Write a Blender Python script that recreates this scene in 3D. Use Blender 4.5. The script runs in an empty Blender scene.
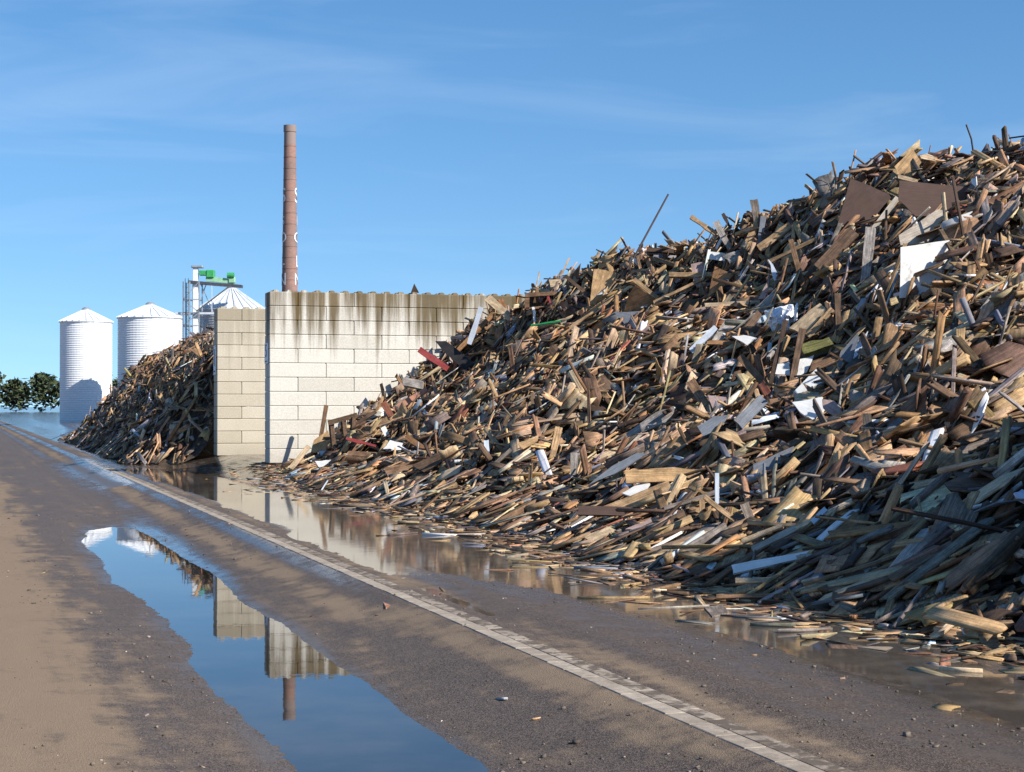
import bpy, bmesh, math, random
import numpy as np
from mathutils import Matrix, Vector

# ------------------------------------------------------------------ camera, sky, sun, exposure
scene = bpy.context.scene
COL = scene.collection
F, CX, HY, CAMZ = 1800.0, 512.0, 406.0, 1.6          # focal length in pixels, picture centre, horizon row, eye height
TH = math.radians(17.0)                              # the road runs 17 degrees left of the line of sight
CT, ST = math.cos(TH), math.sin(TH)

cam_d = bpy.data.cameras.new('camera')
cam = bpy.data.objects.new('camera', cam_d); COL.objects.link(cam)
cam_d.sensor_width = 36.0; cam_d.lens = 36.0 * F / 1024.0
cam_d.clip_start = 0.1; cam_d.clip_end = 6000
cam.location = (0, 0, CAMZ)
cam.rotation_euler = (math.radians(90) + math.atan((HY - 386.0) / F), 0, 0)
scene.camera = cam

SUN_UV = Vector((0.50, -0.64, 0.58)).normalized()    # across road, along road, up
SUN = Vector((CT * SUN_UV.x - ST * SUN_UV.y, ST * SUN_UV.x + CT * SUN_UV.y, SUN_UV.z))
world = bpy.data.worlds.new('World'); scene.world = world; world.use_nodes = True
nt = world.node_tree; nt.nodes.clear()
wo = nt.nodes.new('ShaderNodeOutputWorld'); bg = nt.nodes.new('ShaderNodeBackground')
sky = nt.nodes.new('ShaderNodeTexSky'); sky.sky_type = 'NISHITA'; sky.sun_disc = False
sky.sun_elevation = math.asin(SUN.z); sky.sun_rotation = math.atan2(SUN.x, SUN.y)
sky.air_density = 1.0; sky.dust_density = 0.1; sky.ozone_density = 2.4; sky.altitude = 100
bg.inputs['Strength'].default_value = 0.110
tc = nt.nodes.new('ShaderNodeTexCoord')
hs = nt.nodes.new('ShaderNodeHueSaturation'); hs.inputs['Saturation'].default_value = 1.25
nt.links.new(sky.outputs[0], hs.inputs['Color'])
# thin cirrus veils all round the sky
mp = nt.nodes.new('ShaderNodeMapping'); mp.inputs['Rotation'].default_value = (0.25, 0.3, 0.4); mp.inputs['Scale'].default_value = (2.0, 2.0, 13.0)
nz = nt.nodes.new('ShaderNodeTexNoise'); nz.inputs['Scale'].default_value = 2.2; nz.inputs['Detail'].default_value = 7; nz.inputs['Roughness'].default_value = 0.55; nz.inputs['Distortion'].default_value = 0.6
# a little extra height on every view direction: deep clear-weather blue right down to the roofs
lift = nt.nodes.new('ShaderNodeVectorMath'); lift.operation = 'ADD'; lift.inputs[1].default_value = (0, 0, 0.11)
nrmz = nt.nodes.new('ShaderNodeVectorMath'); nrmz.operation = 'NORMALIZE'
nt.links.new(tc.outputs['Generated'], lift.inputs[0]); nt.links.new(lift.outputs[0], nrmz.inputs[0]); nt.links.new(nrmz.outputs[0], sky.inputs[0])
nt.links.new(tc.outputs['Generated'], mp.inputs[0]); nt.links.new(mp.outputs[0], nz.inputs['Vector'])
rp = nt.nodes.new('ShaderNodeMapRange'); rp.inputs[1].default_value = 0.46; rp.inputs[2].default_value = 0.80; rp.inputs[3].default_value = 0.0; rp.inputs[4].default_value = 0.13
nt.links.new(nz.outputs['Fac'], rp.inputs[0])
mx = nt.nodes.new('ShaderNodeMix'); mx.data_type = 'RGBA'
nt.links.new(rp.outputs[0], mx.inputs['Factor']); nt.links.new(hs.outputs[0], mx.inputs[6]); mx.inputs[7].default_value = (6.5, 7.2, 8.0, 1)
nt.links.new(mx.outputs[2], bg.inputs['Color']); nt.links.new(bg.outputs[0], wo.inputs[0])

sun_d = bpy.data.lights.new('sun', 'SUN'); sun_d.energy = 5.0; sun_d.angle = math.radians(0.53); sun_d.color = (1.0, 0.94, 0.85)
sun = bpy.data.objects.new('sun', sun_d); COL.objects.link(sun)
sun.rotation_euler = SUN.to_track_quat('Z', 'Y').to_euler()
scene.view_settings.view_transform = 'Standard'; scene.view_settings.look = 'None'
scene.view_settings.exposure = 0.55; scene.view_settings.gamma = 1.0; scene.view_settings.use_curve_mapping = False

# ------------------------------------------------------------------ helpers
rng = np.random.default_rng(7); random.seed(7)
_tab = np.random.default_rng(3).random((256, 256))
def vnoise(x, y):
    x = np.asarray(x, float); y = np.asarray(y, float)
    xi = np.floor(x).astype(int); yi = np.floor(y).astype(int); fx = x - xi; fy = y - yi
    fx = fx * fx * (3 - 2 * fx); fy = fy * fy * (3 - 2 * fy)
    a = _tab[xi % 256, yi % 256]; b = _tab[(xi + 1) % 256, yi % 256]; c = _tab[xi % 256, (yi + 1) % 256]; d = _tab[(xi + 1) % 256, (yi + 1) % 256]
    return (a * (1 - fx) + b * fx) * (1 - fy) + (c * (1 - fx) + d * fx) * fy
def fbm(x, y, o=4):
    s = 0; a = 0.5; f = 1.0
    for i in range(o): s = s + a * vnoise(x * f + 17.3 * i, y * f + 9.1 * i); a *= 0.5; f *= 2.03
    return s
def sstep(a, b, x):
    t = np.clip((np.asarray(x, float) - a) / (b - a), 0, 1); return t * t * (3 - 2 * t)
def W(u, v, z=0.0): return Vector((CT * u - ST * v, ST * u + CT * v, z))
def UV(x, y): return CT * x + ST * y, -ST * x + CT * y

def tag(o, label=None, cat=None, group=None, kind=None):
    if label: o['label'] = label
    if cat: o['category'] = cat
    if group: o['group'] = group
    if kind: o['kind'] = kind
    return o
def link(name, me, mat=None, parent=None, loc=None, rot=None):
    o = bpy.data.objects.new(name, me); COL.objects.link(o)
    if mat is not None and me is not None and len(me.materials) == 0: me.materials.append(mat)
    if parent: o.parent = parent
    if loc is not None: o.location = loc
    if rot is not None: o.rotation_euler = rot
    return o
def empty(name, loc=(0, 0, 0), rotz=0.0):
    o = bpy.data.objects.new(name, None); COL.objects.link(o); o.location = loc; o.rotation_euler = (0, 0, rotz); o.empty_display_size = 0.2
    return o
def mesh_bm(bm, name='mesh', smooth=False):
    me = bpy.data.meshes.new(name); bm.normal_update(); bm.to_mesh(me); bm.free()
    if smooth: me.polygons.foreach_set('use_smooth', [True] * len(me.polygons))
    return me
def box_bm(bm, x0, x1, y0, y1, z0, z1):
    vs = [bm.verts.new((x, y, z)) for z in (z0, z1) for x, y in ((x0, y0), (x1, y0), (x1, y1), (x0, y1))]
    for f in ((3, 2, 1, 0), (4, 5, 6, 7), (0, 1, 5, 4), (1, 2, 6, 5), (2, 3, 7, 6), (3, 0, 4, 7)): bm.faces.new([vs[i] for i in f])
def box_me(x0, x1, y0, y1, z0, z1, bev=0.0):
    bm = bmesh.new(); box_bm(bm, x0, x1, y0, y1, z0, z1)
    if bev: bmesh.ops.bevel(bm, geom=bm.edges[:], offset=bev, segments=1, affect='EDGES')
    return mesh_bm(bm)
def tube_bm(bm, p0, p1, r0, r1=None, n=8, cap=True):
    p0 = Vector(p0); p1 = Vector(p1); r1 = r0 if r1 is None else r1
    q = (p1 - p0).to_track_quat('Z', 'Y')
    a = [bm.verts.new(p0 + q @ Vector((r0 * math.cos(2 * math.pi * i / n), r0 * math.sin(2 * math.pi * i / n), 0))) for i in range(n)]
    b = [bm.verts.new(p1 + q @ Vector((r1 * math.cos(2 * math.pi * i / n), r1 * math.sin(2 * math.pi * i / n), 0))) for i in range(n)]
    for i in range(n): bm.faces.new((a[i], a[(i + 1) % n], b[(i + 1) % n], b[i]))
    if cap: bm.faces.new(a[::-1]); bm.faces.new(b)
def bar_bm(bm, p0, p1, w, h):
    p0 = Vector(p0); p1 = Vector(p1); q = (p1 - p0).to_track_quat('X', 'Z')
    pts = []
    for p in (p0, p1):
        for y, z in ((-w / 2, -h / 2), (w / 2, -h / 2), (w / 2, h / 2), (-w / 2, h / 2)): pts.append(bm.verts.new(p + q @ Vector((0, y, z))))
    for f in ((3, 2, 1, 0), (4, 5, 6, 7), (0, 1, 5, 4), (1, 2, 6, 5), (2, 3, 7, 6), (3, 0, 4, 7)): bm.faces.new([pts[i] for i in f])
def bar_me(p0, p1, w, h): bm = bmesh.new(); bar_bm(bm, p0, p1, w, h); return mesh_bm(bm)
def tube_me(p0, p1, r0, r1=None, n=8): bm = bmesh.new(); tube_bm(bm, p0, p1, r0, r1, n); return mesh_bm(bm)
def lathe_me(prof, n=48, smooth=True):
    bm = bmesh.new(); rings = []
    for r, z in prof: rings.append([bm.verts.new((r * math.cos(2 * math.pi * i / n), r * math.sin(2 * math.pi * i / n), z)) for i in range(n)])
    for a, b in zip(rings, rings[1:]):
        for i in range(n): bm.faces.new((a[i], a[(i + 1) % n], b[(i + 1) % n], b[i]))
    bm.faces.new(rings[0][::-1]); bm.faces.new(rings[-1])
    return mesh_bm(bm, smooth=False)
def text_me(s, size, extrude=0.004):
    c = bpy.data.curves.new('lettering', 'FONT'); c.body = s; c.size = size; c.align_x = 'CENTER'; c.align_y = 'CENTER'; c.extrude = extrude; c.resolution_u = 4
    o = bpy.data.objects.new('lettering', c); COL.objects.link(o)
    dg = bpy.context.evaluated_depsgraph_get(); me = bpy.data.meshes.new_from_object(o.evaluated_get(dg))
    bpy.data.objects.remove(o); bpy.data.curves.remove(c)
    return me

# ------------------------------------------------------------------ materials
def mat_new(name):
    m = bpy.data.materials.new(name); m.use_nodes = True; t = m.node_tree
    b = t.nodes['Principled BSDF']; return m, t, b
def N(t, kind, **kw):
    n = t.nodes.new(kind)
    for k, v in kw.items():
        if k in n.inputs: n.inputs[k].default_value = v
        else: setattr(n, k, v)
    return n
def ramp(t, a, b, c=0.0, d=1.0):
    n = t.nodes.new('ShaderNodeMapRange'); n.inputs[1].default_value = a; n.inputs[2].default_value = b; n.inputs[3].default_value = c; n.inputs[4].default_value = d; n.interpolation_type = 'SMOOTHSTEP'; return n
def mixc(t, fac, a, b, mode='MIX'):
    n = t.nodes.new('ShaderNodeMix'); n.data_type = 'RGBA'; n.blend_type = mode
    for s, v in ((n.inputs['Factor'], fac), (n.inputs[6], a), (n.inputs[7], b)):
        if hasattr(v, 'is_output'): t.links.new(v, s)
        else: s.default_value = v if not isinstance(v, tuple) or len(v) == 4 else (*v, 1)
    return n.outputs[2]
def math_n(t, op, a, b=None, clamp=False):
    n = t.nodes.new('ShaderNodeMath'); n.operation = op; n.use_clamp = clamp
    for i, v in enumerate((a, b)):
        if v is None: continue
        if hasattr(v, 'is_output'): t.links.new(v, n.inputs[i])
        else: n.inputs[i].default_value = v
    return n.outputs[0]
def bump(t, b, h, strength, dist):
    n = t.nodes.new('ShaderNodeBump'); n.inputs['Strength'].default_value = strength; n.inputs['Distance'].default_value = dist
    t.links.new(h, n.inputs['Height']); t.links.new(n.outputs[0], b.inputs['Normal'])

def wood_material():
    m, t, b = mat_new('waste_wood')
    at = N(t, 'ShaderNodeAttribute', attribute_name='tint'); lc = N(t, 'ShaderNodeAttribute', attribute_name='grain')
    mp = N(t, 'ShaderNodeMapping'); mp.inputs['Scale'].default_value = (1.6, 34, 34); t.links.new(lc.outputs['Vector'], mp.inputs[0])
    g = N(t, 'ShaderNodeTexNoise', Scale=1.6, Detail=5, Roughness=0.6); t.links.new(mp.outputs[0], g.inputs['Vector'])
    gr = ramp(t, 0.30, 0.72, 0.52, 1.28); t.links.new(g.outputs['Fac'], gr.inputs[0])
    p = N(t, 'ShaderNodeTexNoise', Scale=5.0, Detail=4, Roughness=0.65); t.links.new(lc.outputs['Vector'], p.inputs['Vector'])
    pr = ramp(t, 0.35, 0.66, 0.62, 1.12); t.links.new(p.outputs['Fac'], pr.inputs[0])
    sp = N(t, 'ShaderNodeTexVoronoi', Scale=75.0); t.links.new(lc.outputs['Vector'], sp.inputs['Vector'])
    spr = ramp(t, 0.0, 1.0, 0.84, 1.14); t.links.new(sp.outputs['Color'], spr.inputs[0])
    k = math_n(t, 'MULTIPLY', gr.outputs[0], pr.outputs[0]); k = math_n(t, 'MULTIPLY', k, spr.outputs[0])
    k1 = math_n(t, 'SUBTRACT', k, 1.0); k1 = math_n(t, 'MULTIPLY', k1, at.outputs['Alpha']); k = math_n(t, 'ADD', k1, 1.0)
    cv = N(t, 'ShaderNodeCombineXYZ')
    for i in range(3): t.links.new(k, cv.inputs[i])
    c = mixc(t, 1.0, at.outputs['Color'], cv.outputs[0], 'MULTIPLY')
    # dirty wet patches
    d = N(t, 'ShaderNodeTexNoise', Scale=2.3, Detail=6, Roughness=0.7); t.links.new(lc.outputs['Vector'], d.inputs['Vector'])
    dr = ramp(t, 0.56, 0.72, 0.0, 0.55); t.links.new(d.outputs['Fac'], dr.inputs[0])
    c = mixc(t, dr.outputs[0], c, (0.10, 0.065, 0.04))
    t.links.new(c, b.inputs['Base Color']); b.inputs['Roughness'].default_value = 0.78; b.inputs['Specular IOR Level'].default_value = 0.22
    bump(t, b, g.outputs['Fac'], 0.5, 0.006)
    return m
def core_material():
    m, t, b = mat_new('fine_wood_litter')
    g = N(t, 'ShaderNodeNewGeometry'); n = N(t, 'ShaderNodeTexNoise', Scale=9.0, Detail=6, Roughness=0.7); t.links.new(g.outputs['Position'], n.inputs['Vector'])
    r = ramp(t, 0.35, 0.7); t.links.new(n.outputs['Fac'], r.inputs[0])
    t.links.new(mixc(t, r.outputs[0], (0.06, 0.042, 0.03), (0.16, 0.11, 0.075)), b.inputs['Base Color']); b.inputs['Roughness'].default_value = 0.9
    bump(t, b, n.outputs['Fac'], 1.0, 0.1)
    return m
def concrete_material(name, stain, lo=(0.54, 0.51, 0.44), hi=(0.70, 0.67, 0.60), ztop=4.8, soil=0.0):
    m, t, b = mat_new(name)
    g = N(t, 'ShaderNodeNewGeometry'); oi = N(t, 'ShaderNodeObjectInfo')
    vr = N(t, 'ShaderNodeVectorRotate', rotation_type='Z_AXIS'); vr.inputs['Angle'].default_value = -TH; t.links.new(g.outputs['Position'], vr.inputs['Vector'])
    pos = vr.outputs[0]
    n1 = N(t, 'ShaderNodeTexNoise', Scale=1.6, Detail=6, Roughness=0.62); t.links.new(pos, n1.inputs['Vector'])
    f = math_n(t, 'ADD', math_n(t, 'MULTIPLY', oi.outputs['Random'], 0.6), math_n(t, 'MULTIPLY', n1.outputs['Fac'], 0.5), True)
    c = mixc(t, f, lo, hi)
    n2 = N(t, 'ShaderNodeTexNoise', Scale=26.0, Detail=5, Roughness=0.7); t.links.new(pos, n2.inputs['Vector'])
    r2 = ramp(t, 0.3, 0.72, 0.82, 1.06); t.links.new(n2.outputs['Fac'], r2.inputs[0])
    cv = N(t, 'ShaderNodeCombineXYZ')
    for i in range(3): t.links.new(r2.outputs[0], cv.inputs[i])
    c = mixc(t, 1.0, c, cv.outputs[0], 'MULTIPLY')
    if soil > 0:
        n4 = N(t, 'ShaderNodeTexNoise', Scale=5.5, Detail=7, Roughness=0.68, Distortion=0.5); t.links.new(pos, n4.inputs['Vector'])
        s4 = ramp(t, 0.43, 0.56, 0.0, soil); t.links.new(n4.outputs['Fac'], s4.inputs[0])
        c = mixc(t, s4.outputs[0], c, mixc(t, n2.outputs['Fac'], (0.07, 0.054, 0.042), (0.14, 0.107, 0.08)))
    if stain > 0:
        sp = N(t, 'ShaderNodeSeparateXYZ'); t.links.new(pos, sp.inputs[0])
        # run-off streaks: narrow across, long down, dying out below the coping
        ms = N(t, 'ShaderNodeMapping'); ms.inputs['Scale'].default_value = (3.4, 1.0, 0.16); t.links.new(pos, ms.inputs[0])
        s1 = N(t, 'ShaderNodeTexNoise', Scale=1.0, Detail=6, Roughness=0.62); t.links.new(ms.outputs[0], s1.inputs['Vector'])
        ml = N(t, 'ShaderNodeMapping'); ml.inputs['Scale'].default_value = (0.55, 1.0, 0.02); t.links.new(pos, ml.inputs[0])
        s2 = N(t, 'ShaderNodeTexNoise', Scale=1.0, Detail=2); t.links.new(ml.outputs[0], s2.inputs['Vector'])
        hz = ramp(t, ztop - 2.9, ztop + 0.25, 0.0, 0.36); t.links.new(sp.outputs['Z'], hz.inputs[0])
        a = math_n(t, 'ADD', s1.outputs['Fac'], hz.outputs[0]); a = math_n(t, 'ADD', a, math_n(t, 'MULTIPLY', math_n(t, 'SUBTRACT', s2.outputs['Fac'], 0.5), 0.5))
        sr = ramp(t, 0.63, 0.90, 0.0, stain); t.links.new(a, sr.inputs[0])
        # columns of algae below the open joints of the top course (joints every 1.6 m from the wall end)
        jx = math_n(t, 'ADD', sp.outputs['X'], 1.6 * 20 - (8.2 + 0.8) - 0.02)
        jx = math_n(t, 'MULTIPLY', math_n(t, 'ABSOLUTE', math_n(t, 'SUBTRACT', math_n(t, 'FRACT', math_n(t, 'DIVIDE', jx, 1.6)), 0.5)), 2.0)
        jw = ramp(t, 0.80, 1.0, 0.0, 1.0); t.links.new(jx, jw.inputs[0])
        jz = ramp(t, ztop - 2.3, ztop - 0.2, 0.0, 1.0); t.links.new(sp.outputs['Z'], jz.inputs[0])
        js = ramp(t, 0.36, 0.62); t.links.new(s2.outputs['Fac'], js.inputs[0])
        jj = math_n(t, 'MULTIPLY', math_n(t, 'MULTIPLY', jw.outputs[0], jz.outputs[0]), math_n(t, 'MULTIPLY', s1.outputs['Fac'], js.outputs[0]))
        fac = math_n(t, 'ADD', sr.outputs[0], math_n(t, 'MULTIPLY', jj, 2.4 * stain), True)
        dk = mixc(t, n1.outputs['Fac'], (0.19, 0.125, 0.05), (0.06, 0.055, 0.034))
        c = mixc(t, fac, c, dk)
        # wet mud splash at the foot
        fz = ramp(t, 0.0, 0.7, 0.55, 0.0); t.links.new(sp.outputs['Z'], fz.inputs[0])
        c = mixc(t, math_n(t, 'MULTIPLY', fz.outputs[0], n1.outputs['Fac']), c, (0.20, 0.15, 0.10))
    t.links.new(c, b.inputs['Base Color']); b.inputs['Roughness'].default_value = 0.88; b.inputs['Specular IOR Level'].default_value = 0.25
    bump(t, b, n2.outputs['Fac'], 0.35, 0.01)
    return m
def plain(name, col, rough=0.5, metal=0.0, var=0.15, scale=4.0):
    m, t, b = mat_new(name)
    g = N(t, 'ShaderNodeNewGeometry'); n = N(t, 'ShaderNodeTexNoise', Scale=scale, Detail=5, Roughness=0.6); t.links.new(g.outputs['Position'], n.inputs['Vector'])
    r = ramp(t, 0.3, 0.7); t.links.new(n.outputs['Fac'], r.inputs[0])
    c0 = tuple(x * (1 - var) for x in col); c1 = tuple(min(1, x * (1 + var)) for x in col)
    t.links.new(mixc(t, r.outputs[0], c0, c1), b.inputs['Base Color']); b.inputs['Roughness'].default_value = rough; b.inputs['Metallic'].default_value = metal
    return m
def ground_material():
    m, t, b = mat_new('wet_dirty_asphalt')
    tcn = N(t, 'ShaderNodeTexCoord'); P = tcn.outputs['Object']
    aw = N(t, 'ShaderNodeAttribute', attribute_name='wet'); ad = N(t, 'ShaderNodeAttribute', attribute_name='dust')
    st = N(t, 'ShaderNodeMapping'); st.inputs['Scale'].default_value = (2.4, 0.32, 1); t.links.new(P, st.inputs[0])
    n1 = N(t, 'ShaderNodeTexNoise', Scale=1.0, Detail=7, Roughness=0.62); t.links.new(st.outputs[0], n1.inputs['Vector'])
    n2 = N(t, 'ShaderNodeTexNoise', Scale=3.0, Detail=7, Roughness=0.68); t.links.new(P, n2.inputs['Vector'])
    n3 = N(t, 'ShaderNodeTexNoise', Scale=70.0, Detail=3, Roughness=0.6); t.links.new(P, n3.inputs['Vector'])
    v = N(t, 'ShaderNodeTexVoronoi', Scale=110.0); t.links.new(P, v.inputs['Vector'])
    agg = ramp(t, 0.0, 1.0, 0.4, 1.75); t.links.new(v.outputs['Color'], agg.inputs[0])
    br = math_n(t, 'SUBTRACT', math_n(t, 'ADD', math_n(t, 'MULTIPLY', n1.outputs['Fac'], 1.1), math_n(t, 'MULTIPLY', n2.outputs['Fac'], 0.9)), 1.0)
    dust = math_n(t, 'ADD', ad.outputs['Fac'], math_n(t, 'MULTIPLY', br, 1.7)); dr = ramp(t, 0.20, 0.85); t.links.new(dust, dr.inputs[0])
    wet = math_n(t, 'ADD', aw.outputs['Fac'], math_n(t, 'MULTIPLY', br, 0.75)); wr = ramp(t, 0.30, 0.72); t.links.new(wet, wr.inputs[0])
    cv = N(t, 'ShaderNodeCombineXYZ')
    for i in range(3): t.links.new(agg.outputs[0], cv.inputs[i])
    asp = mixc(t, 1.0, mixc(t, n2.outputs['Fac'], (0.075, 0.056, 0.043), (0.135, 0.103, 0.078)), cv.outputs[0], 'MULTIPLY')
    snd = mixc(t, n3.outputs['Fac'], (0.180, 0.130, 0.089), (0.300, 0.222, 0.152))
    c = mixc(t, dr.outputs[0], asp, snd)
    c = mixc(t, math_n(t, 'MULTIPLY', wr.outputs[0], 0.62), c, (0.030, 0.024, 0.019))
    t.links.new(c, b.inputs['Base Color'])
    rough = math_n(t, 'SUBTRACT', math_n(t, 'ADD', 0.50, math_n(t, 'MULTIPLY', dr.outputs[0], 0.35)), math_n(t, 'MULTIPLY', wr.outputs[0], 0.42))
    rough = math_n(t, 'MAXIMUM', rough, 0.09); t.links.new(rough, b.inputs['Roughness'])
    b.inputs['IOR'].default_value = 1.36
    t.links.new(math_n(t, 'ADD', 0.16, math_n(t, 'MULTIPLY', wr.outputs[0], 0.36)), b.inputs['Specular IOR Level'])   # damp film shines, dry grit does not
    h = math_n(t, 'ADD', math_n(t, 'MULTIPLY', n3.outputs['Fac'], 0.7), math_n(t, 'MULTIPLY', v.outputs['Distance'], 0.6))
    bn = N(t, 'ShaderNodeBump'); bn.inputs['Distance'].default_value = 0.012; t.links.new(h, bn.inputs['Height'])
    t.links.new(math_n(t, 'SUBTRACT', 0.55, math_n(t, 'MULTIPLY', wr.outputs[0], 0.535)), bn.inputs['Strength']); t.links.new(bn.outputs[0], b.inputs['Normal'])
    return m
def water_material(name, col, rough, ripple):
    m, t, b = mat_new(name); b.inputs['Base Color'].default_value = (*col, 1); b.inputs['Roughness'].default_value = rough; b.inputs['IOR'].default_value = 1.33
    tcn = N(t, 'ShaderNodeTexCoord'); n = N(t, 'ShaderNodeTexNoise', Scale=3.0, Detail=3); t.links.new(tcn.outputs['Object'], n.inputs['Vector'])
    n2 = N(t, 'ShaderNodeTexNoise', Scale=1.2, Detail=6, Roughness=0.7); t.links.new(tcn.outputs['Object'], n2.inputs['Vector'])
    r = ramp(t, 0.4, 0.7); t.links.new(n2.outputs['Fac'], r.inputs[0])
    t.links.new(mixc(t, r.outputs[0], col, tuple(x * 2.0 for x in col)), b.inputs['Base Color'])
    bump(t, b, n.outputs['Fac'], ripple, 0.01)
    return m

M_WOOD = wood_material(); M_CORE = core_material()
M_WALL = concrete_material('stained_concrete', 0.95); M_WALL1 = concrete_material('beige_concrete', 0.30, (0.40, 0.345, 0.255), (0.60, 0.54, 0.43))
M_KERB = concrete_material('gutter_concrete', 0.0, (0.33, 0.27, 0.21), (0.46, 0.39, 0.31), soil=0.28); M_KERB2 = concrete_material('dirty_gutter_concrete', 0.0, (0.24, 0.195, 0.155), (0.42, 0.35, 0.275), soil=0.92)
M_GROUND = ground_material()
M_WATER = water_material('puddle_water', (0.022, 0.018, 0.014), 0.015, 0.04); M_FILM = water_material('muddy_water', (0.075, 0.060, 0.047), 0.055, 0.06)
M_GALV = plain('galvanised_steel', (0.42, 0.45, 0.48), 0.45, 0.55, 0.12); M_ROOF = plain('pale_sheet_metal', (0.66, 0.69, 0.72), 0.45, 0.2, 0.06)
M_WHITE = plain('white_coated_steel', (0.76, 0.78, 0.80), 0.5, 0.0, 0.05); M_GREEN = plain('green_machine_paint', (0.045, 0.33, 0.10), 0.5); M_PGREEN = plain('pale_green_paint', (0.30, 0.55, 0.33), 0.5)
M_STEEL = plain('dark_steel', (0.10, 0.105, 0.12), 0.5, 0.5); M_RUST = plain('rusty_rod', (0.07, 0.045, 0.04), 0.7, 0.2)
M_SIGN = plain('sign_plate', (0.74, 0.76, 0.80), 0.5, 0, 0.04); M_INK = plain('black_lettering', (0.02, 0.02, 0.022), 0.5); M_PAINT = plain('white_lettering', (0.74, 0.72, 0.70), 0.7)

# ------------------------------------------------------------------ terrain: road, gutter, yard
GU = [-2000, -8, 0.0, 1.2, 1.75, 2.15, 2.6, 2.95, 3.4, 3.8, 4.22, 4.62, 5.6, 6.6, 7.6, 8.6, 12, 2000]
GZ = [-0.48, -0.48, -0.50, -0.537, -0.566, -0.602, -0.618, -0.595, -0.525, -0.445, -0.347, -0.347, -0.384, -0.388, -0.36, -0.28, -0.25, -0.20]
Z_PUDDLE, Z_YARD = -0.580, -0.357
def _grit(u, v):
    a = np.sin(np.asarray(u) * 127.1 + np.asarray(v) * 311.7) * 43758.5453; return a - np.floor(a)
def ground(u, v, fine=True):
    u = np.asarray(u, float); v = np.asarray(v, float)
    z = np.interp(u, GU, GZ)
    # the road puddle closes towards its far end; yard stands proud of the water in front of the gutter close by
    z = z + 0.10 * np.exp(-((u - 2.4) / 1.0) ** 2) * sstep(28, 40, v)
    z = z + 0.05 * np.exp(-((u - 2.5) / 0.9) ** 2) * sstep(10.5, 7.5, v)
    z = z + 0.055 * sstep(4.7, 5.2, u) * sstep(6.9, 5.6, u) * sstep(23, 15, v)
    # pads under the bays
    z = z + sstep(44.5, 50, v) * sstep(6.4, 8.2, u) * (0.27 - 0.02)
    z = z + 0.06 * sstep(50, 60, v) * sstep(4.6, 6.5, u)
    if fine:
        k = sstep(4.0, 4.25, u) * sstep(4.75, 4.6, u)
        z = z + (1 - k) * (0.045 * (fbm(u * 0.9, v * 0.35, 3) - 0.44) + 0.008 * (fbm(u * 5, v * 3, 3) - 0.44) + 0.004 * (_grit(u, v) - .5))
    return z
def axis(dense, coarse): return np.unique(np.concatenate(dense + [np.array(coarse, float)]))
ua = axis([np.arange(-3, 9.0, 0.055), np.arange(9, 22, 0.5), np.arange(-12, -3, 0.6)], [-2000, -600, -200, -80, -30, 26, 32, 45, 80, 200, 600, 2000])
va = axis([np.arange(6, 30, 0.09), np.arange(30, 64, 0.17), np.arange(64, 130, 1.2), np.arange(-6, 6, 0.6)], [-2000, -600, -200, -80, -30, -12, 140, 160, 200, 280, 400, 700, 1200, 3000])
UU, VV = np.meshgrid(ua, va); ZZ = ground(UU, VV)
wet = 0.66 * sstep(4.5, 5.1, UU) * (1 - 0.36 * sstep(24, 15, VV) * sstep(6.6, 5.3, UU))
wet += 0.55 * sstep(3.75, 4.1, UU) * sstep(4.4, 4.3, UU) * sstep(15, 20, VV)
wet += 0.46 * np.exp(-((ZZ + 0.58) / 0.034) ** 2) * sstep(0.9, 1.7, UU)
wet += 0.45 * np.exp(-((UU - 3.3) / 0.4) ** 2) * sstep(16, 30, VV)
wet = np.where(VV > 46, np.maximum(wet, 0.65 * sstep(1.5, 4, UU) * (1 - .75 * sstep(62, 80, VV))), wet)
dust = 0.78 * sstep(1.55, 0.5, UU) + 0.55 * np.exp(-((UU - 3.72) / 0.22) ** 2) * sstep(13, 22, VV) + 0.42 * np.exp(-((UU - 4.1) / 0.25) ** 2) * sstep(20, 14, VV) + 0.18
dust += 0.25 * np.exp(-((UU - 4.75) / 0.2) ** 2) + 0.25 * sstep(6.2, 7.2, UU) * sstep(30, 20, VV)
nu, nv = len(ua), len(va)
me = bpy.data.meshes.new('ground')
idx = np.arange(nu * nv).reshape(nv, nu)
quads = np.stack([idx[:-1, :-1], idx[:-1, 1:], idx[1:, 1:], idx[1:, :-1]], -1).reshape(-1, 4)
def fill_quads(me, co, quads):
    me.vertices.add(len(co)); me.vertices.foreach_set('co', np.ascontiguousarray(co, dtype=np.float32).ravel())
    me.loops.add(quads.size); me.loops.foreach_set('vertex_index', quads.astype(np.int32).ravel())
    me.polygons.add(len(quads)); me.polygons.foreach_set('loop_start', np.arange(0, quads.size, 4, dtype=np.int32)); me.polygons.foreach_set('loop_total', np.full(len(quads), 4, np.int32))
    me.update(calc_edges=True)
fill_quads(me, np.stack([UU, VV, ZZ], -1).reshape(-1, 3), quads)
for nm, arr in (('wet', wet), ('dust', dust)):
    a = me.attributes.new(nm, 'FLOAT', 'POINT'); a.data.foreach_set('value', arr.astype(np.float32).ravel())
me.polygons.foreach_set('use_smooth', np.ones(len(quads), bool))
tag(link('ground', me, M_GROUND, rot=(0, 0, TH)), kind='structure')

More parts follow.
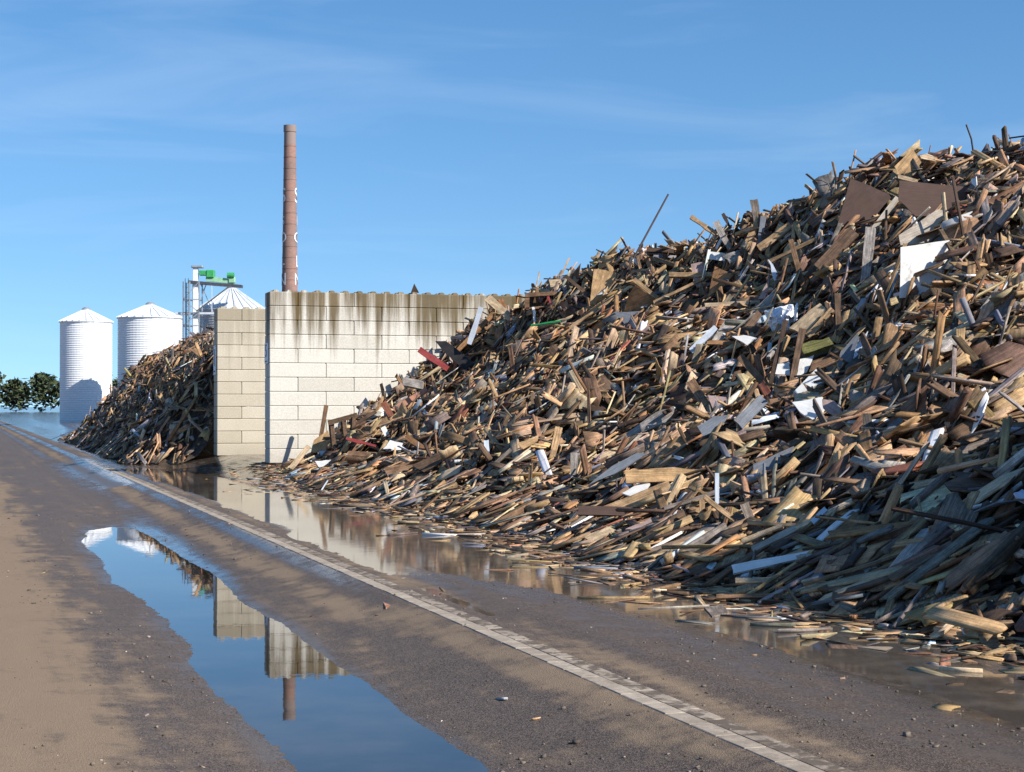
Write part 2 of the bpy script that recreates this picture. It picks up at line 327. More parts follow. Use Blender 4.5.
def sheet(name, u0, u1, v0, v1, z, mat):
    bm = bmesh.new(); vs = [bm.verts.new(p) for p in ((u0, v0, z), (u1, v0, z), (u1, v1, z), (u0, v1, z))]; bm.faces.new(vs)
    return tag(link(name, mesh_bm(bm), mat, rot=(0, 0, TH)), kind='structure')
sheet('road_puddle', 0.9, 3.6, 7.5, 44, Z_PUDDLE, M_WATER)
sheet('yard_water', 4.50, 9.6, 9, 58, Z_YARD, M_FILM)

# gutter of two rows of concrete stones between road and yard
gut = tag(empty('gutter', W(4.40, 0, -0.356), TH), kind='structure')
stones = []
for k in range(6):
    bm = bmesh.new(); box_bm(bm, -0.072, 0.072, -0.197, 0.197, -0.10, 0.016)
    bmesh.ops.bevel(bm, geom=bm.edges[:], offset=0.006, segments=1, affect='EDGES')
    r = random.Random(k)
    for vtx in bm.verts:
        if vtx.co.z > 0: vtx.co.z += r.uniform(-0.001, 0.001); vtx.co.x += r.uniform(-0.002, 0.002)
    stones.append(mesh_bm(bm, 'gutter_stone'))
sA = stones; sB = [s.copy() for s in stones]
for s in sA: s.materials.append(M_KERB)
for s in sB: s.materials.append(M_KERB2)
for row, (du, ms) in enumerate(((-0.077, sA), (0.077, sB))):
    for i in range(125):
        v = 8.0 + i * 0.4 + row * 0.13
        o = link('gutter_stone', random.choice(ms), None, gut, loc=(du + random.uniform(-.003, .003), v, random.uniform(-.0012, .0012) - 0.004 * row), rot=(0, 0, random.uniform(-.004, .004)))

# ------------------------------------------------------------------ bay walls of stacked concrete blocks
def block_me(L):
    bm = bmesh.new(); box_bm(bm, 0.004, L - 0.004, 0.004, 0.796, 0.003, 0.397)
    bmesh.ops.bevel(bm, geom=bm.edges[:], offset=0.018, segments=1, affect='EDGES')
    return mesh_bm(bm, 'concrete_block')
def stud_me():
    bm = bmesh.new(); bmesh.ops.create_cone(bm, cap_ends=True, segments=4, radius1=0.15, radius2=0.09, depth=0.10)
    bmesh.ops.rotate(bm, verts=bm.verts[:], cent=(0, 0, 0), matrix=Matrix.Rotation(math.pi / 4, 3, 'Z')); bmesh.ops.translate(bm, verts=bm.verts[:], vec=(0, 0, 0.015))
    bmesh.ops.bevel(bm, geom=bm.edges[:], offset=0.02, segments=1, affect='EDGES')
    return mesh_bm(bm, 'stud')
def block_wall(label, u0, v0, z0, full, mat):
    t = tag(empty('block_wall', W(u0, v0, z0), TH), label, 'wall', 'concrete bay walls')
    mf, mh, ms = block_me(1.6), block_me(0.8), stud_me()
    for m_ in (mf, mh, ms): m_.materials.append(mat)
    for r in range(12):
        x = 0.0; lens = ([0.8] if r % 2 == 1 else []) + [1.6] * full + ([0.8] if r % 2 == 0 else [])
        for L in lens:
            o = link('concrete_block', mf if L > 1 else mh, None, t, loc=(x, random.uniform(-.007, .007), r * 0.4), rot=(0, 0, random.uniform(-.003, .003)))
            if r == 11:
                for i in range(int(L / 0.4 + .1)):
                    for j in range(2): link('stud', ms, None, o, loc=(0.2 + 0.4 * i, 0.2 + 0.4 * j, 0.397))
            x += L
    return t
WALL2 = (8.20, 49.95); WALL1 = (7.92, 58.65)
block_wall('tall concrete block wall streaked with dark stains beside the large wood heap', *WALL2, 0.0, 5, M_WALL)
block_wall('plain beige concrete block wall, the farther and narrower of the two', *WALL1, -0.02, 3, M_WALL1)
def number_sign(label, u, v, z, w, h, txt, ts):
    t = tag(empty('number_sign', W(u, v, z), TH), label, 'sign', 'bay signs')
    link('plate', box_me(-0.025, -0.005, -w / 2, w / 2, -h / 2, h / 2, 0.004), M_SIGN, t)
    me_ = text_me(txt, ts); me_.transform(Matrix.Translation((-0.03, 0, 0.05)) @ Matrix.Rotation(-math.pi / 2, 4, 'Z') @ Matrix.Rotation(math.pi / 2, 4, 'X'))
    link('numeral', me_, M_INK, t)
    link('text_line', box_me(-0.029, -0.026, -w * .34, w * .34, -h * .42, -h * .36), M_INK, t)
number_sign('small white number plate on the end of the stained wall', WALL2[0], WALL2[1] + 0.42, 3.08, 0.56, 0.58, '5', 0.52)
number_sign('tall white number plate on the end of the plain beige wall', WALL1[0], WALL1[1] + 0.42, 3.1, 0.5, 0.95, '1', 0.8)

# ------------------------------------------------------------------ brick chimney, silos, elevator, far trees
def at(px, D, z=0.0): return Vector(((px - CX) / F * D, D, z))
def zpx(py, D): return CAMZ + (HY - py) / F * D
DC = 250.0; pm = DC / F
def brick_material():
    m, t, b = mat_new('chimney_brick')
    tcn = N(t, 'ShaderNodeTexCoord'); sp = N(t, 'ShaderNodeSeparateXYZ'); t.links.new(tcn.outputs['Object'], sp.inputs[0])
    ang = math_n(t, 'MULTIPLY', math_n(t, 'ARCTAN2', sp.outputs['Y'], sp.outputs['X']), 1.1)
    cb = N(t, 'ShaderNodeCombineXYZ'); t.links.new(ang, cb.inputs[0]); t.links.new(sp.outputs['Z'], cb.inputs[1])
    br = N(t, 'ShaderNodeTexBrick', Scale=1.0); br.inputs['Brick Width'].default_value = 0.5; br.inputs['Row Height'].default_value = 0.16; br.inputs['Mortar Size'].default_value = 0.018
    br.inputs['Color1'].default_value = (0.32, 0.155, 0.115, 1); br.inputs['Color2'].default_value = (0.24, 0.125, 0.098, 1); br.inputs['Mortar'].default_value = (0.30, 0.24, 0.21, 1); t.links.new(cb.outputs[0], br.inputs['Vector'])
    n = N(t, 'ShaderNodeTexNoise', Scale=0.35, Detail=6, Roughness=0.7); t.links.new(tcn.outputs['Object'], n.inputs['Vector'])
    r = ramp(t, 0.42, 0.66, 0.0, 0.6); t.links.new(n.outputs['Fac'], r.inputs[0])
    c = mixc(t, r.outputs[0], br.outputs['Color'], (0.16, 0.13, 0.115))
    z = ramp(t, 37.8, 38.2); t.links.new(sp.outputs['Z'], z.inputs[0])
    c = mixc(t, z.outputs[0], c, (0.25, 0.19, 0.17))
    t.links.new(c, b.inputs['Base Color']); b.inputs['Roughness'].default_value = 0.9
    return m
ch = tag(empty('brick_chimney', at(289.6, DC), 0), 'tall round red brick chimney with white lettering rising behind the wall', 'chimney')
HT = zpx(125, DC)
def crad(z): return 1.30 + (0.80 - 1.30) * z / HT
shaft = link('shaft', lathe_me([(crad(z), z) for z in np.linspace(0, HT - 1.0, 24)] + [(crad(HT) + .09, HT - 0.9), (crad(HT) + .09, HT), (crad(HT) - .25, HT), (crad(HT) - .25, HT - 1.5)], 40), brick_material(), ch)
M_BAND = plain('chimney_band', (0.20, 0.13, 0.115), 0.8)
for z in np.arange(2.0, HT - 2, 1.55):
    r = crad(z) + 0.03; link('steel_band', lathe_me([(r - .05, z), (r, z), (r, z + .09), (r - .05, z + .09)], 36), M_BAND, ch)
def chimney_letters(chars, a0):
    for c, y, h in chars:
        me_ = text_me(c, h * pm * 1.35, 0.0); z0 = zpx(y, DC); bm = bmesh.new(); bm.from_mesh(me_)
        for x in np.arange(-2, 2, 0.12): bmesh.ops.bisect_plane(bm, geom=bm.verts[:] + bm.edges[:] + bm.faces[:], plane_co=(x, 0, 0), plane_no=(1, 0, 0))
        for vtx in bm.verts:
            z = z0 + vtx.co.y; r = crad(z) + 0.05; a = a0 + vtx.co.x / r; vtx.co = (r * math.cos(a), r * math.sin(a), z)
        link('letter', mesh_bm(bm), M_PAINT, ch)
chimney_letters([('S', 196, 15), ('S', 221, 9), ('O', 238, 11), ('L', 260, 13), ('N', 280, 13)], math.radians(-152))
chimney_letters([('S', 196, 16), ('I', 221, 10), ('O', 238, 11), ('L', 262, 12), ('N', 280, 12)], math.radians(-6))

def silo(px, D, rad, eave, apex, label, wallmat, roofmat, ribs=24):
    t = tag(empty('grain_silo', at(px, D)), label, 'silo', 'silos behind the yard')
    prof = []; z = 0.0
    while z < eave: prof += [(rad, z), (rad - 0.03, z + 0.11)]; z += 0.22
    link('cylinder_wall', lathe_me(prof + [(rad, eave)], 56), wallmat, t)
    n = ribs; me0 = None
    bm = bmesh.new(); da = math.pi / n; R = rad + 0.12
    pts = [(0.25, 0.25 * math.tan(0), apex)]
    def P(r, a, z): return (r * math.cos(a), r * math.sin(a), z)
    vs = [bm.verts.new(P(R, -da, eave)), bm.verts.new(P(R, da, eave)), bm.verts.new(P(0.25, da, apex)), bm.verts.new(P(0.25, -da, apex))]
    vb = [bm.verts.new((v_.co.x, v_.co.y, v_.co.z - 0.06)) for v_ in vs]
    bm.faces.new(vs); bm.faces.new(vb[::-1])
    for i in range(4): bm.faces.new((vs[i], vb[i], vb[(i + 1) % 4], vs[(i + 1) % 4]))
    for s in (-1, 1): bar_bm(bm, (R * math.cos(da), s * (R * math.sin(da) - .05), eave + .05), (0.27, s * 0.02, apex + .05), 0.06, 0.08)
    me0 = mesh_bm(bm, 'roof_panel'); me0.materials.append(roofmat)
    for i in range(n): link('roof_panel', me0, None, t, rot=(0, 0, 2 * math.pi * (i + .5) / n))
    link('roof_cap', lathe_me([(0.45, apex - .05), (0.45, apex + .12), (0.2, apex + .3)], 16), M_GALV, t)
    return t
DS = 160.0
silo(231.5, DS, 2.98, zpx(310, DS), zpx(288, DS), 'grey corrugated silo with pale conical panel roof behind the plain wall', M_GALV, M_ROOF)
silo(150, 172.0, 3.05, zpx(318, 172), zpx(305, 172), 'white round silo behind the far left wood heap beside the elevator', M_WHITE, M_WHITE)
silo(86, 182.0, 2.6, zpx(322, 182), zpx(310, 182), 'white round silo standing leftmost beyond the road', M_WHITE, M_WHITE)
# bucket elevator with gantry and green conveyor
DE = 156.0; e = DE / F
ev = tag(empty('grain_elevator', at(195.5, DE)), 'pale steel grain elevator tower with ladder beside the grey silo', 'elevator')
def X(px): return (px - 195.5) * e
def Zp(py): return zpx(py, DE)
link('elevator_leg', box_me(X(193), X(198), -.25, .25, 0, Zp(268), .02), M_WHITE, ev)
link('head_cap', box_me(X(191.5), X(203), -.4, .4, Zp(268), Zp(265.5), .05), M_GALV, ev)
for x in (184.5, 191.2, 200.5):
    for y in (-.8, .8): link('tower_post', bar_me((X(x), y, 0), (X(x), y, Zp(282)), .10, .10), M_GALV, ev)
for k, py in enumerate((300, 313, 326, 339, 352)): 
    for y in (-.8, .8): link('cross_beam', bar_me((X(184.5), y, Zp(py)), (X(200.5), y, Zp(py)), .08, .08), M_GALV, ev)
for k, (a, b_) in enumerate(((282, 300), (300, 313), (313, 326), (326, 339))):
    s = 1 if k % 2 else -1
    link('brace', bar_me((X(192.5) - s * 8 * e, -.8, Zp(a)), (X(192.5) + s * 8 * e, -.8, Zp(b_)), .06, .06), M_GALV, ev)
for x in (187, 190): link('ladder_rail', bar_me((X(x), -.95, 0.4), (X(x), -.95, Zp(279)), .05, .05), M_STEEL, ev)
lr = bmesh.new(); bar_bm(lr, (X(187), -.95, 0), (X(190), -.95, 0), .035, .035); lrm = mesh_bm(lr, 'ladder_rung'); lrm.materials.append(M_STEEL)
for z in np.arange(0.6, Zp(280), 0.4): link('ladder_rung', lrm, None, ev, loc=(0, 0, z))
link('catwalk', box_me(X(176), X(215), -.55, .55, Zp(314.5), Zp(312.5)), M_ROOF, ev)
gy = tag(empty('conveyor_gantry', at(195.5, DE)), 'steel gantry with pale handrail reaching over the silo roof', 'gantry')
link('deck_beam', bar_me((X(189), 0, Zp(282)), (X(242), 0, Zp(286.5)), .9, .25), M_STEEL, gy)
link('strut', bar_me((X(200.5), 0, Zp(300)), (X(206), 0, Zp(284)), .08, .08), M_GALV, gy)
link('strut', bar_me((X(200.5), 0, Zp(284)), (X(213), 0, Zp(312)), .07, .07), M_GALV, gy)
link('strut', bar_me((X(212.5), -.4, Zp(284)), (X(212.5), -.4, Zp(312)), .06, .06), M_ROOF, gy)
link('roof_stair', bar_me((X(230), -.6, Zp(287)), (X(198.5), -1.2, Zp(312)), .35, .12), M_STEEL, gy)
cvr = tag(empty('conveyor', at(195.5, DE)), 'green chain conveyor on top of the gantry', 'conveyor')
link('trough', bar_me((X(206), 0, Zp(278.5)), (X(234), 0, Zp(281.5)), .5, .42), M_PGREEN, cvr)
link('inlet_hood', box_me(X(199.5), X(206), -.35, .35, Zp(275.5), Zp(270.5), .04), M_GREEN, cvr)
link('drive_housing', box_me(X(206.5), X(214.5), -.4, .4, Zp(278), Zp(270), .06), M_GREEN, cvr)
link('motor', tube_me((X(227.5), -.3, Zp(275.5)), (X(234.5), -.3, Zp(275.5)), .24, .24, 12), M_GREEN, cvr)
link('end_housing', box_me(X(229), X(235), -.35, .35, Zp(283), Zp(277), .04), M_PGREEN, cvr)

# far wood closing the road's horizon: clumps of leaves on a line of mounds
def far_trees():
    r = np.random.default_rng(5); n = 26000
    cx = r.uniform(-330, -60, n); k = np.floor(cx / 7.0); top = 7 + 5 * np.modf(np.abs(np.sin(k * 12.9898)) * 43758.5)[0]
    h = top * r.beta(2, 1.3, n); w = np.sqrt(np.clip(1 - (2 * h / top - 1) ** 2, 0.05, 1)) * 4.2
    x = (k + .5) * 7 + r.normal(0, .5, n) * w; y = 470 + r.normal(0, .6, n) * w
    c = np.stack([x, y, h], -1); d = r.normal(0, 1, (n, 4, 3)) * np.array([.55, .55, .4]); co = c[:, None] + d
    me_ = bpy.data.meshes.new('distant_wood'); fill_quads(me_, co.reshape(-1, 3), np.arange(n * 4).reshape(-1, 4))
    tag(link('distant_wood', me_, plain('far_foliage', (0.055, 0.075, 0.03), 0.8, 0, .4, .4)), 'far line of dark green trees at the end of the road', 'trees', kind='stuff')
far_trees()

# ------------------------------------------------------------------ wood heaps
TOEV = [-4, 10, 15.7, 19.7, 24, 29, 36, 42, 49, 60]; TOEU = [8.8, 8.1, 7.75, 7.55, 7.8, 8.1, 8.0, 7.9, 8.5, 8.5]
def heap1(u, v):
    u = np.asarray(u, float); v = np.asarray(v, float)
    u0 = np.interp(v, TOEV, TOEU) + 0.35 * (vnoise(v * 0.9, 3.3) - .5)
    vv = np.clip(v, 20, 50); uc = 15.2 + (47 - vv) * 0.22; hc = 4.75 + (47 - vv) * 0.125
    hc = hc + 0.32 * np.exp(-((v - 40.5) / 4.5) ** 2) + 0.35 * (vnoise(v * 0.5, 8.8) - .5)
    s = (u - u0) / (uc - u0); sp = np.clip(s, 0, 1)
    wl = sstep(36, 48, v); p = (0.30 - .12 * wl) * sp + (0.70 + .12 * wl) * sp ** (1.5 + .15 * wl)
    h = hc * np.where(s <= 1, p, 1 - 0.05 * (s - 1) - 0.9 * np.clip(s - 1.7, 0, 1.1) ** 1.5)
    h = h + sstep(0.06, 0.3, s) * (1.7 * (fbm(u * 0.38 + 5, v * 0.38, 3) - .44) + 0.5 * (fbm(u * 1.3, v * 1.3, 2) - .37))
    h = h + 4.1 * np.exp(-((u - 13.6) / 3.2) ** 2 - ((v - 10.5) / 3.7) ** 2)   # bulge added out of view at right, shaped to shade the lower slope
    h = h * sstep(-4, 4, v) * (1 - 0.97 * sstep(49.6, 50.0, v))
    return ground(u, v, False) + np.where(s > 0, np.maximum(h, 0), -0.05)
def heap2(u, v):
    u = np.asarray(u, float); v = np.asarray(v, float)
    u0 = 5.4 + 0.6 * (vnoise(v * .4, 1.2) - .5) + 1.6 * sstep(61.5, 59.3, v); s = (u - u0) / 4.2
    h = 4.3 * np.where(s < 1, np.clip(s, 0, 1) ** 1.0, 1 - .03 * (s - 1)) + sstep(0.05, .3, s) * 1.0 * (fbm(u * .5 + 3, v * .5 + 7, 3) - .44)
    h = h * sstep(112, 98, v) * sstep(59.2, 59.5, v) * sstep(24, 20, u)
    return ground(u, v, False) + np.where(s > 0, np.maximum(h, 0), -0.05)
def normals(fn, u, v):
    d = 0.35; hu = (fn(u + d, v) - fn(u - d, v)) / (2 * d); hv = (fn(u, v + d) - fn(u, v - d)) / (2 * d)
    n = np.stack([-hu, -hv, np.ones_like(hu)], -1); return n / np.linalg.norm(n, axis=-1, keepdims=True)

# tint palettes: linear albedo + how strongly the grain shows (alpha)
PAL = {'tan': ((0.46, 0.295, 0.158), 1.0), 'pale': ((0.58, 0.43, 0.27), .9), 'grey': ((0.235, 0.19, 0.155), 1.0), 'lightgrey': ((0.38, 0.335, 0.295), 1.0), 'brown': ((0.24, 0.142, 0.082), 1.0),
       'darkbrown': ((0.085, 0.055, 0.04), .9), 'umber': ((0.15, 0.093, 0.06), 1.0), 'red': ((0.30, 0.115, 0.07), .9), 'orange': ((0.42, 0.22, 0.10), .9), 'white': ((0.74, 0.73, 0.70), .25), 'slate': ((0.20, 0.215, 0.24), .5),
       'bluewhite': ((0.52, 0.57, 0.64), .3), 'osb': ((0.52, 0.33, 0.165), .8), 'chocolate': ((0.095, 0.060, 0.050), .3), 'black': ((0.035, 0.033, 0.034), .6), 'salmon': ((0.48, 0.23, 0.15), .7), 'pink': ((0.42, 0.30, 0.27), .6),
       'green': ((0.03, 0.30, 0.09), .3), 'moss': ((0.26, 0.25, 0.09), 1.0), 'beige': ((0.42, 0.36, 0.29), .6), 'crimson': ((0.34, 0.06, 0.06), .6)}
MIX = [('tan', 24), ('pale', 12), ('grey', 13), ('lightgrey', 7), ('brown', 21), ('umber', 12), ('darkbrown', 6), ('red', 2), ('orange', 4), ('white', 2.2), ('slate', 2.0), ('bluewhite', 1.2), ('osb', 7)]
MNAMES = [m[0] for m in MIX]; MW = np.array([m[1] for m in MIX], float); MW /= MW.sum()

# prism template: S stations along x, four rows across y, top and bottom
def prism_quads(S):
    q = []
    def vi(s, r, k): return (s * 4 + r) * 2 + k
    for s in range(S - 1):
        for r in range(3):
            q.append((vi(s, r, 1), vi(s + 1, r, 1), vi(s + 1, r + 1, 1), vi(s, r + 1, 1)))
            q.append((vi(s, r, 0), vi(s, r + 1, 0), vi(s + 1, r + 1, 0), vi(s + 1, r, 0)))
        q.append((vi(s, 0, 0), vi(s + 1, 0, 0), vi(s + 1, 0, 1), vi(s, 0, 1)))
        q.append((vi(s, 3, 0), vi(s, 3, 1), vi(s + 1, 3, 1), vi(s + 1, 3, 0)))
    for r in range(3):
        q.append((vi(0, r, 0), vi(0, r, 1), vi(0, r + 1, 1), vi(0, r + 1, 0)))
        q.append((vi(S - 1, r, 0), vi(S - 1, r + 1, 0), vi(S - 1, r + 1, 1), vi(S - 1, r, 1)))
    return np.array(q)
def prisms(L, w, t, S, r, jag=0.5, taper=0.25, bow=0.0):
    n = len(L); co = np.zeros((n, S, 4, 2, 3)); rows = np.array([-.5, -.2, .22, .5])
    fx = np.linspace(-.5, .5, S)
    wid = 1 - taper * r.random((n, 2)) * (r.random((n, 2)) < .6)
    ws = wid[:, :1] * (0.5 - fx)[None] + wid[:, 1:] * (0.5 + fx)[None]
    rowj = rows[None] + np.concatenate([np.zeros((n, 1)), r.uniform(-.1, .1, (n, 2)), np.zeros((n, 1))], 1)
    x = fx[None, :, None] * L[:, None, None] + np.zeros((n, S, 4))
    jm = np.minimum(w * jag, L * .3)[:, None]
    x[:, 0] += np.abs(r.normal(0, .6, (n, 4))) * jm + r.uniform(-.6, .6, (n, 1)) * rows[None] * w[:, None] * .8
    x[:, -1] -= np.abs(r.normal(0, .6, (n, 4))) * jm + r.uniform(-.6, .6, (n, 1)) * rows[None] * w[:, None] * .8
    y = rowj[:, None, :] * ws[:, :, None] * w[:, None, None]
    b = (bow * r.normal(0, 1, n))[:, None] * (fx[None] ** 2 - .08) * L[:, None]
    b2 = (bow * .6 * r.normal(0, 1, n))[:, None] * (fx[None] ** 2 - .08) * L[:, None]
    tw = (bow * 2 * r.normal(0, 1, n))[:, None, None] * fx[None, :, None] * y
    for k, sg in ((0, -.5), (1, .5)):
        co[:, :, :, k, 0] = x; co[:, :, :, k, 1] = y + b2[:, :, None]; co[:, :, :, k, 2] = sg * t[:, None, None] + b[:, :, None] + tw
    co[:, :, 1:3, 1, 2] += r.normal(0, .06, (n, 1, 2)) * t[:, None, None]
    return co.reshape(n, S * 8, 3)
def frames(nrm, phi, tilt, roll, r):
    """columns: length axis, width axis, thickness axis in the site frame; phi is measured from the fall line"""
    n = len(phi); up = nrm; a = np.zeros((n, 3)); a[:, 0] = 1
    flat = np.abs(nrm[:, 0]) < .05
    e1 = a - (a * up).sum(1)[:, None] * up; e1 /= np.linalg.norm(e1, axis=1)[:, None]
    e2 = np.cross(up, e1)
    x = np.cos(phi)[:, None] * e1 + np.sin(phi)[:, None] * e2
    x = np.cos(tilt)[:, None] * x + np.sin(tilt)[:, None] * up; x /= np.linalg.norm(x, axis=1)[:, None]
    y = np.cross(up, x); y /= np.linalg.norm(y, axis=1)[:, None]; z = np.cross(x, y)
    y2 = np.cos(roll)[:, None] * y + np.sin(roll)[:, None] * z; z2 = np.cross(x, y2)
    return np.stack([x, y2, z2], -1)
def tints(n, r, w=None):
    k = r.choice(len(MNAMES), n, p=MW if w is None else w); base = np.array([(*PAL[m][0], PAL[m][1]) for m in MNAMES])[k]
    base[:, :3] *= np.exp(r.normal(0, .22, n))[:, None] * np.exp(r.normal(0, .05, (n, 3))); base[:, :3] = np.clip(base[:, :3], .01, .8)
    return base, k
def add_attrs(me, tint, grain):
    a = me.attributes.new('tint', 'FLOAT_COLOR', 'POINT'); a.data.foreach_set('color', np.ascontiguousarray(tint, dtype=np.float32).ravel())
    a = me.attributes.new('grain', 'FLOAT_VECTOR', 'POINT'); a.data.foreach_set('vector', np.ascontiguousarray(grain, dtype=np.float32).ravel())
def piece_params(n, r, scale=1.0):
    kind = r.choice(5, n, p=[.50, .19, .12, .07, .12])      # plank, board, batten, beam, chip
    L = np.empty(n); w = np.empty(n); t = np.empty(n)
    def put(k, l, ww, tt):
        m = kind == k; c = m.sum(); L[m] = l(c); w[m] = ww(c); t[m] = tt(c)
    put(0, lambda c: np.clip(r.lognormal(-.42, .45, c), .22, 1.8), lambda c: r.uniform(.06, .19, c), lambda c: r.uniform(.014, .032, c))
    put(1, lambda c: r.uniform(.3, .9, c), lambda c: r.uniform(.2, .5, c), lambda c: r.uniform(.010, .022, c))
    put(2, lambda c: r.uniform(.5, 1.5, c), lambda c: r.uniform(.025, .05, c), lambda c: r.uniform(.02, .035, c))
    put(3, lambda c: r.uniform(.35, 1.2, c), lambda c: r.uniform(.07, .11, c), lambda c: r.uniform(.05, .085, c))
    put(4, lambda c: r.uniform(.08, .26, c), lambda c: r.uniform(.04, .12, c), lambda c: r.uniform(.01, .03, c))
    return kind, L * scale, w * scale, t * scale
def heap_mass(name, fn, n, ur, vr, label, seed, depth=(.42, .10), dens=None, scale=1.0, core_step=(.25, .3)):
    r = np.random.default_rng(seed)
    u = r.uniform(*ur, n * 3); v = vr[0] + (vr[1] - vr[0]) * r.random(n * 3)
    g = ground(u, v, False); z = fn(u, v); keep = (z > g + .02)
    if dens is not None: keep &= r.random(n * 3) < dens(u, v)
    u, v, z = u[keep][:n], v[keep][:n], z[keep][:n]; n = len(u)
    nr = normals(fn, u, v); low = z - ground(u, v, False)
    kind, L, w, t = piece_params(n, r, scale)
    phi0 = .05 + 2.2 * (vnoise(u * .55, v * .55) - .5); phi = np.where(r.random(n) < .52, phi0 + r.normal(0, .6, n), r.uniform(-math.pi, math.pi, n))
    tilt = np.clip(r.normal(.04, .30, n), -.6, .6); spike = r.random(n) < .05; tilt[spike] += r.uniform(.4, 1.1, spike.sum())
    roll = r.normal(0, .42, n); roll[r.random(n) < .08] += 1.2
    nearby = sstep(26, 14, v) if fn is heap1 else 0 * v; L = L * (1 - .3 * nearby); phi = np.where(r.random(n) < .45 * nearby, r.uniform(-3.1, 3.1, n), phi); tilt = tilt * (1 + .25 * nearby)
    flat = sstep(.9, .15, low); tilt *= (1 - .8 * flat); roll *= (1 - .8 * flat)
    phi = np.where(r.random(n) < sstep(.9, .2, low) * .75, r.normal(1.35, .75, n), phi); L = L * (1 - .3 * sstep(1.2, .4, low))
    A = frames(nr, phi, tilt, roll, r)
    off = r.uniform(-depth[0], depth[1], n); off = np.where(low < .35, np.clip(off, -.05, .1), off)
    c = np.stack([u, v, z], -1) + nr * off[:, None]
    c[:, 2] = np.maximum(c[:, 2], ground(u, v, False) + .02 + .5 * L * np.abs(A[:, 2, 0]) * flat)
    lc = prisms(L, w, t, 2, r, .55, .5)
    co = np.einsum('nij,nkj->nki', A, lc) + c[:, None]
    tn, _ = tints(n, r); tn = np.repeat(tn, 16, 0); gr = lc.copy() + r.uniform(0, 60, (n, 1, 3))
    q = (prism_quads(2)[None] + (np.arange(n) * 16)[:, None, None]).reshape(-1, 4)
    # litter core under the pieces
    cu = np.arange(ur[0], ur[1], core_step[0]); cv_ = np.arange(vr[0], vr[1] + core_step[1], core_step[1]); CU, CV = np.meshgrid(cu, cv_)
    CZ = fn(CU, CV); GR = ground(CU, CV, False); CZ = np.where(CZ > GR + .3, CZ - .42, np.where(CZ > GR + .05, GR + .03, GR - .12))
    ci = np.arange(CU.size).reshape(CU.shape) + n * 16
    cq = np.stack([ci[:-1, :-1], ci[:-1, 1:], ci[1:, 1:], ci[1:, :-1]], -1).reshape(-1, 4)
    co = np.concatenate([co.reshape(-1, 3), np.stack([CU, CV, CZ], -1).reshape(-1, 3)]); nq = len(q)
    tn = np.concatenate([tn, np.tile([[.06, .04, .03, 1]], (CU.size, 1))]); gr = np.concatenate([gr.reshape(-1, 3), np.zeros((CU.size, 3))])
    me_ = bpy.data.meshes.new(name); fill_quads(me_, co, np.concatenate([q, cq])); add_attrs(me_, tn, gr)
    me_.materials.append(M_WOOD); me_.materials.append(M_CORE)
    mi = np.zeros(nq + len(cq), np.int32); mi[nq:] = 1; me_.polygons.foreach_set('material_index', mi)
    return tag(link(name, me_, rot=(0, 0, TH)), label, 'wood heap', kind='stuff')

heap_mass('wood_debris', heap1, 32000, (6.4, 20.5), (-1, 49.9), 'mass of splintered waste wood piled in the large heap on the right', 11,
          dens=lambda u, v: np.where(v < 9, .35, 1.0) * np.where(u > 17.5 + (47 - np.clip(v, 20, 50)) * .22, .25, 1))
heap_mass('wood_debris', heap2, 17000, (4.6, 16), (59.45, 112), 'mass of broken waste wood in the farther heap left of the plain wall', 12, dens=lambda u, v: np.where(v > 85, .3, np.where(v < 63, 1, .6)), core_step=(.4, .5))

# ---- chips and scraps strewn over the wet yard in front of the heap
def scatter():
    r = np.random.default_rng(21); n = 2600
    v = r.uniform(9, 52, n); toe = np.interp(v, TOEV, TOEU); u = toe + .35 - np.abs(r.normal(0, .55, n)) - (r.random(n) < .05) * r.uniform(0, 1.2, n)
    u = np.maximum(u, 4.75); z = ground(u, v)
    kind, L, w, t = piece_params(n, r, .62); nr = np.tile([[0, 0, 1.0]], (n, 1)); t *= .8
    A = frames(nr, r.uniform(-3.1, 3.1, n), r.normal(0, .05, n), r.normal(0, .05, n), r)
    lc = prisms(L, w, t, 2, r, .55, .5); zz = np.maximum(z, Z_YARD - .006)
    co = np.einsum('nij,nkj->nki', A, lc) + np.stack([u, v, zz + t * .4], -1)[:, None]
    tn, _ = tints(n, r); me_ = bpy.data.meshes.new('wood_litter')
    fill_quads(me_, co.reshape(-1, 3), (prism_quads(2)[None] + (np.arange(n) * 16)[:, None, None]).reshape(-1, 4)); add_attrs(me_, np.repeat(tn, 16, 0), (lc + r.uniform(0, 60, (n, 1, 3))).reshape(-1, 3))
    tag(link('wood_litter', me_, M_WOOD, rot=(0, 0, TH)), 'loose chips and scraps of wood strewn along the wet foot of the large heap', 'wood litter', kind='stuff')
scatter()
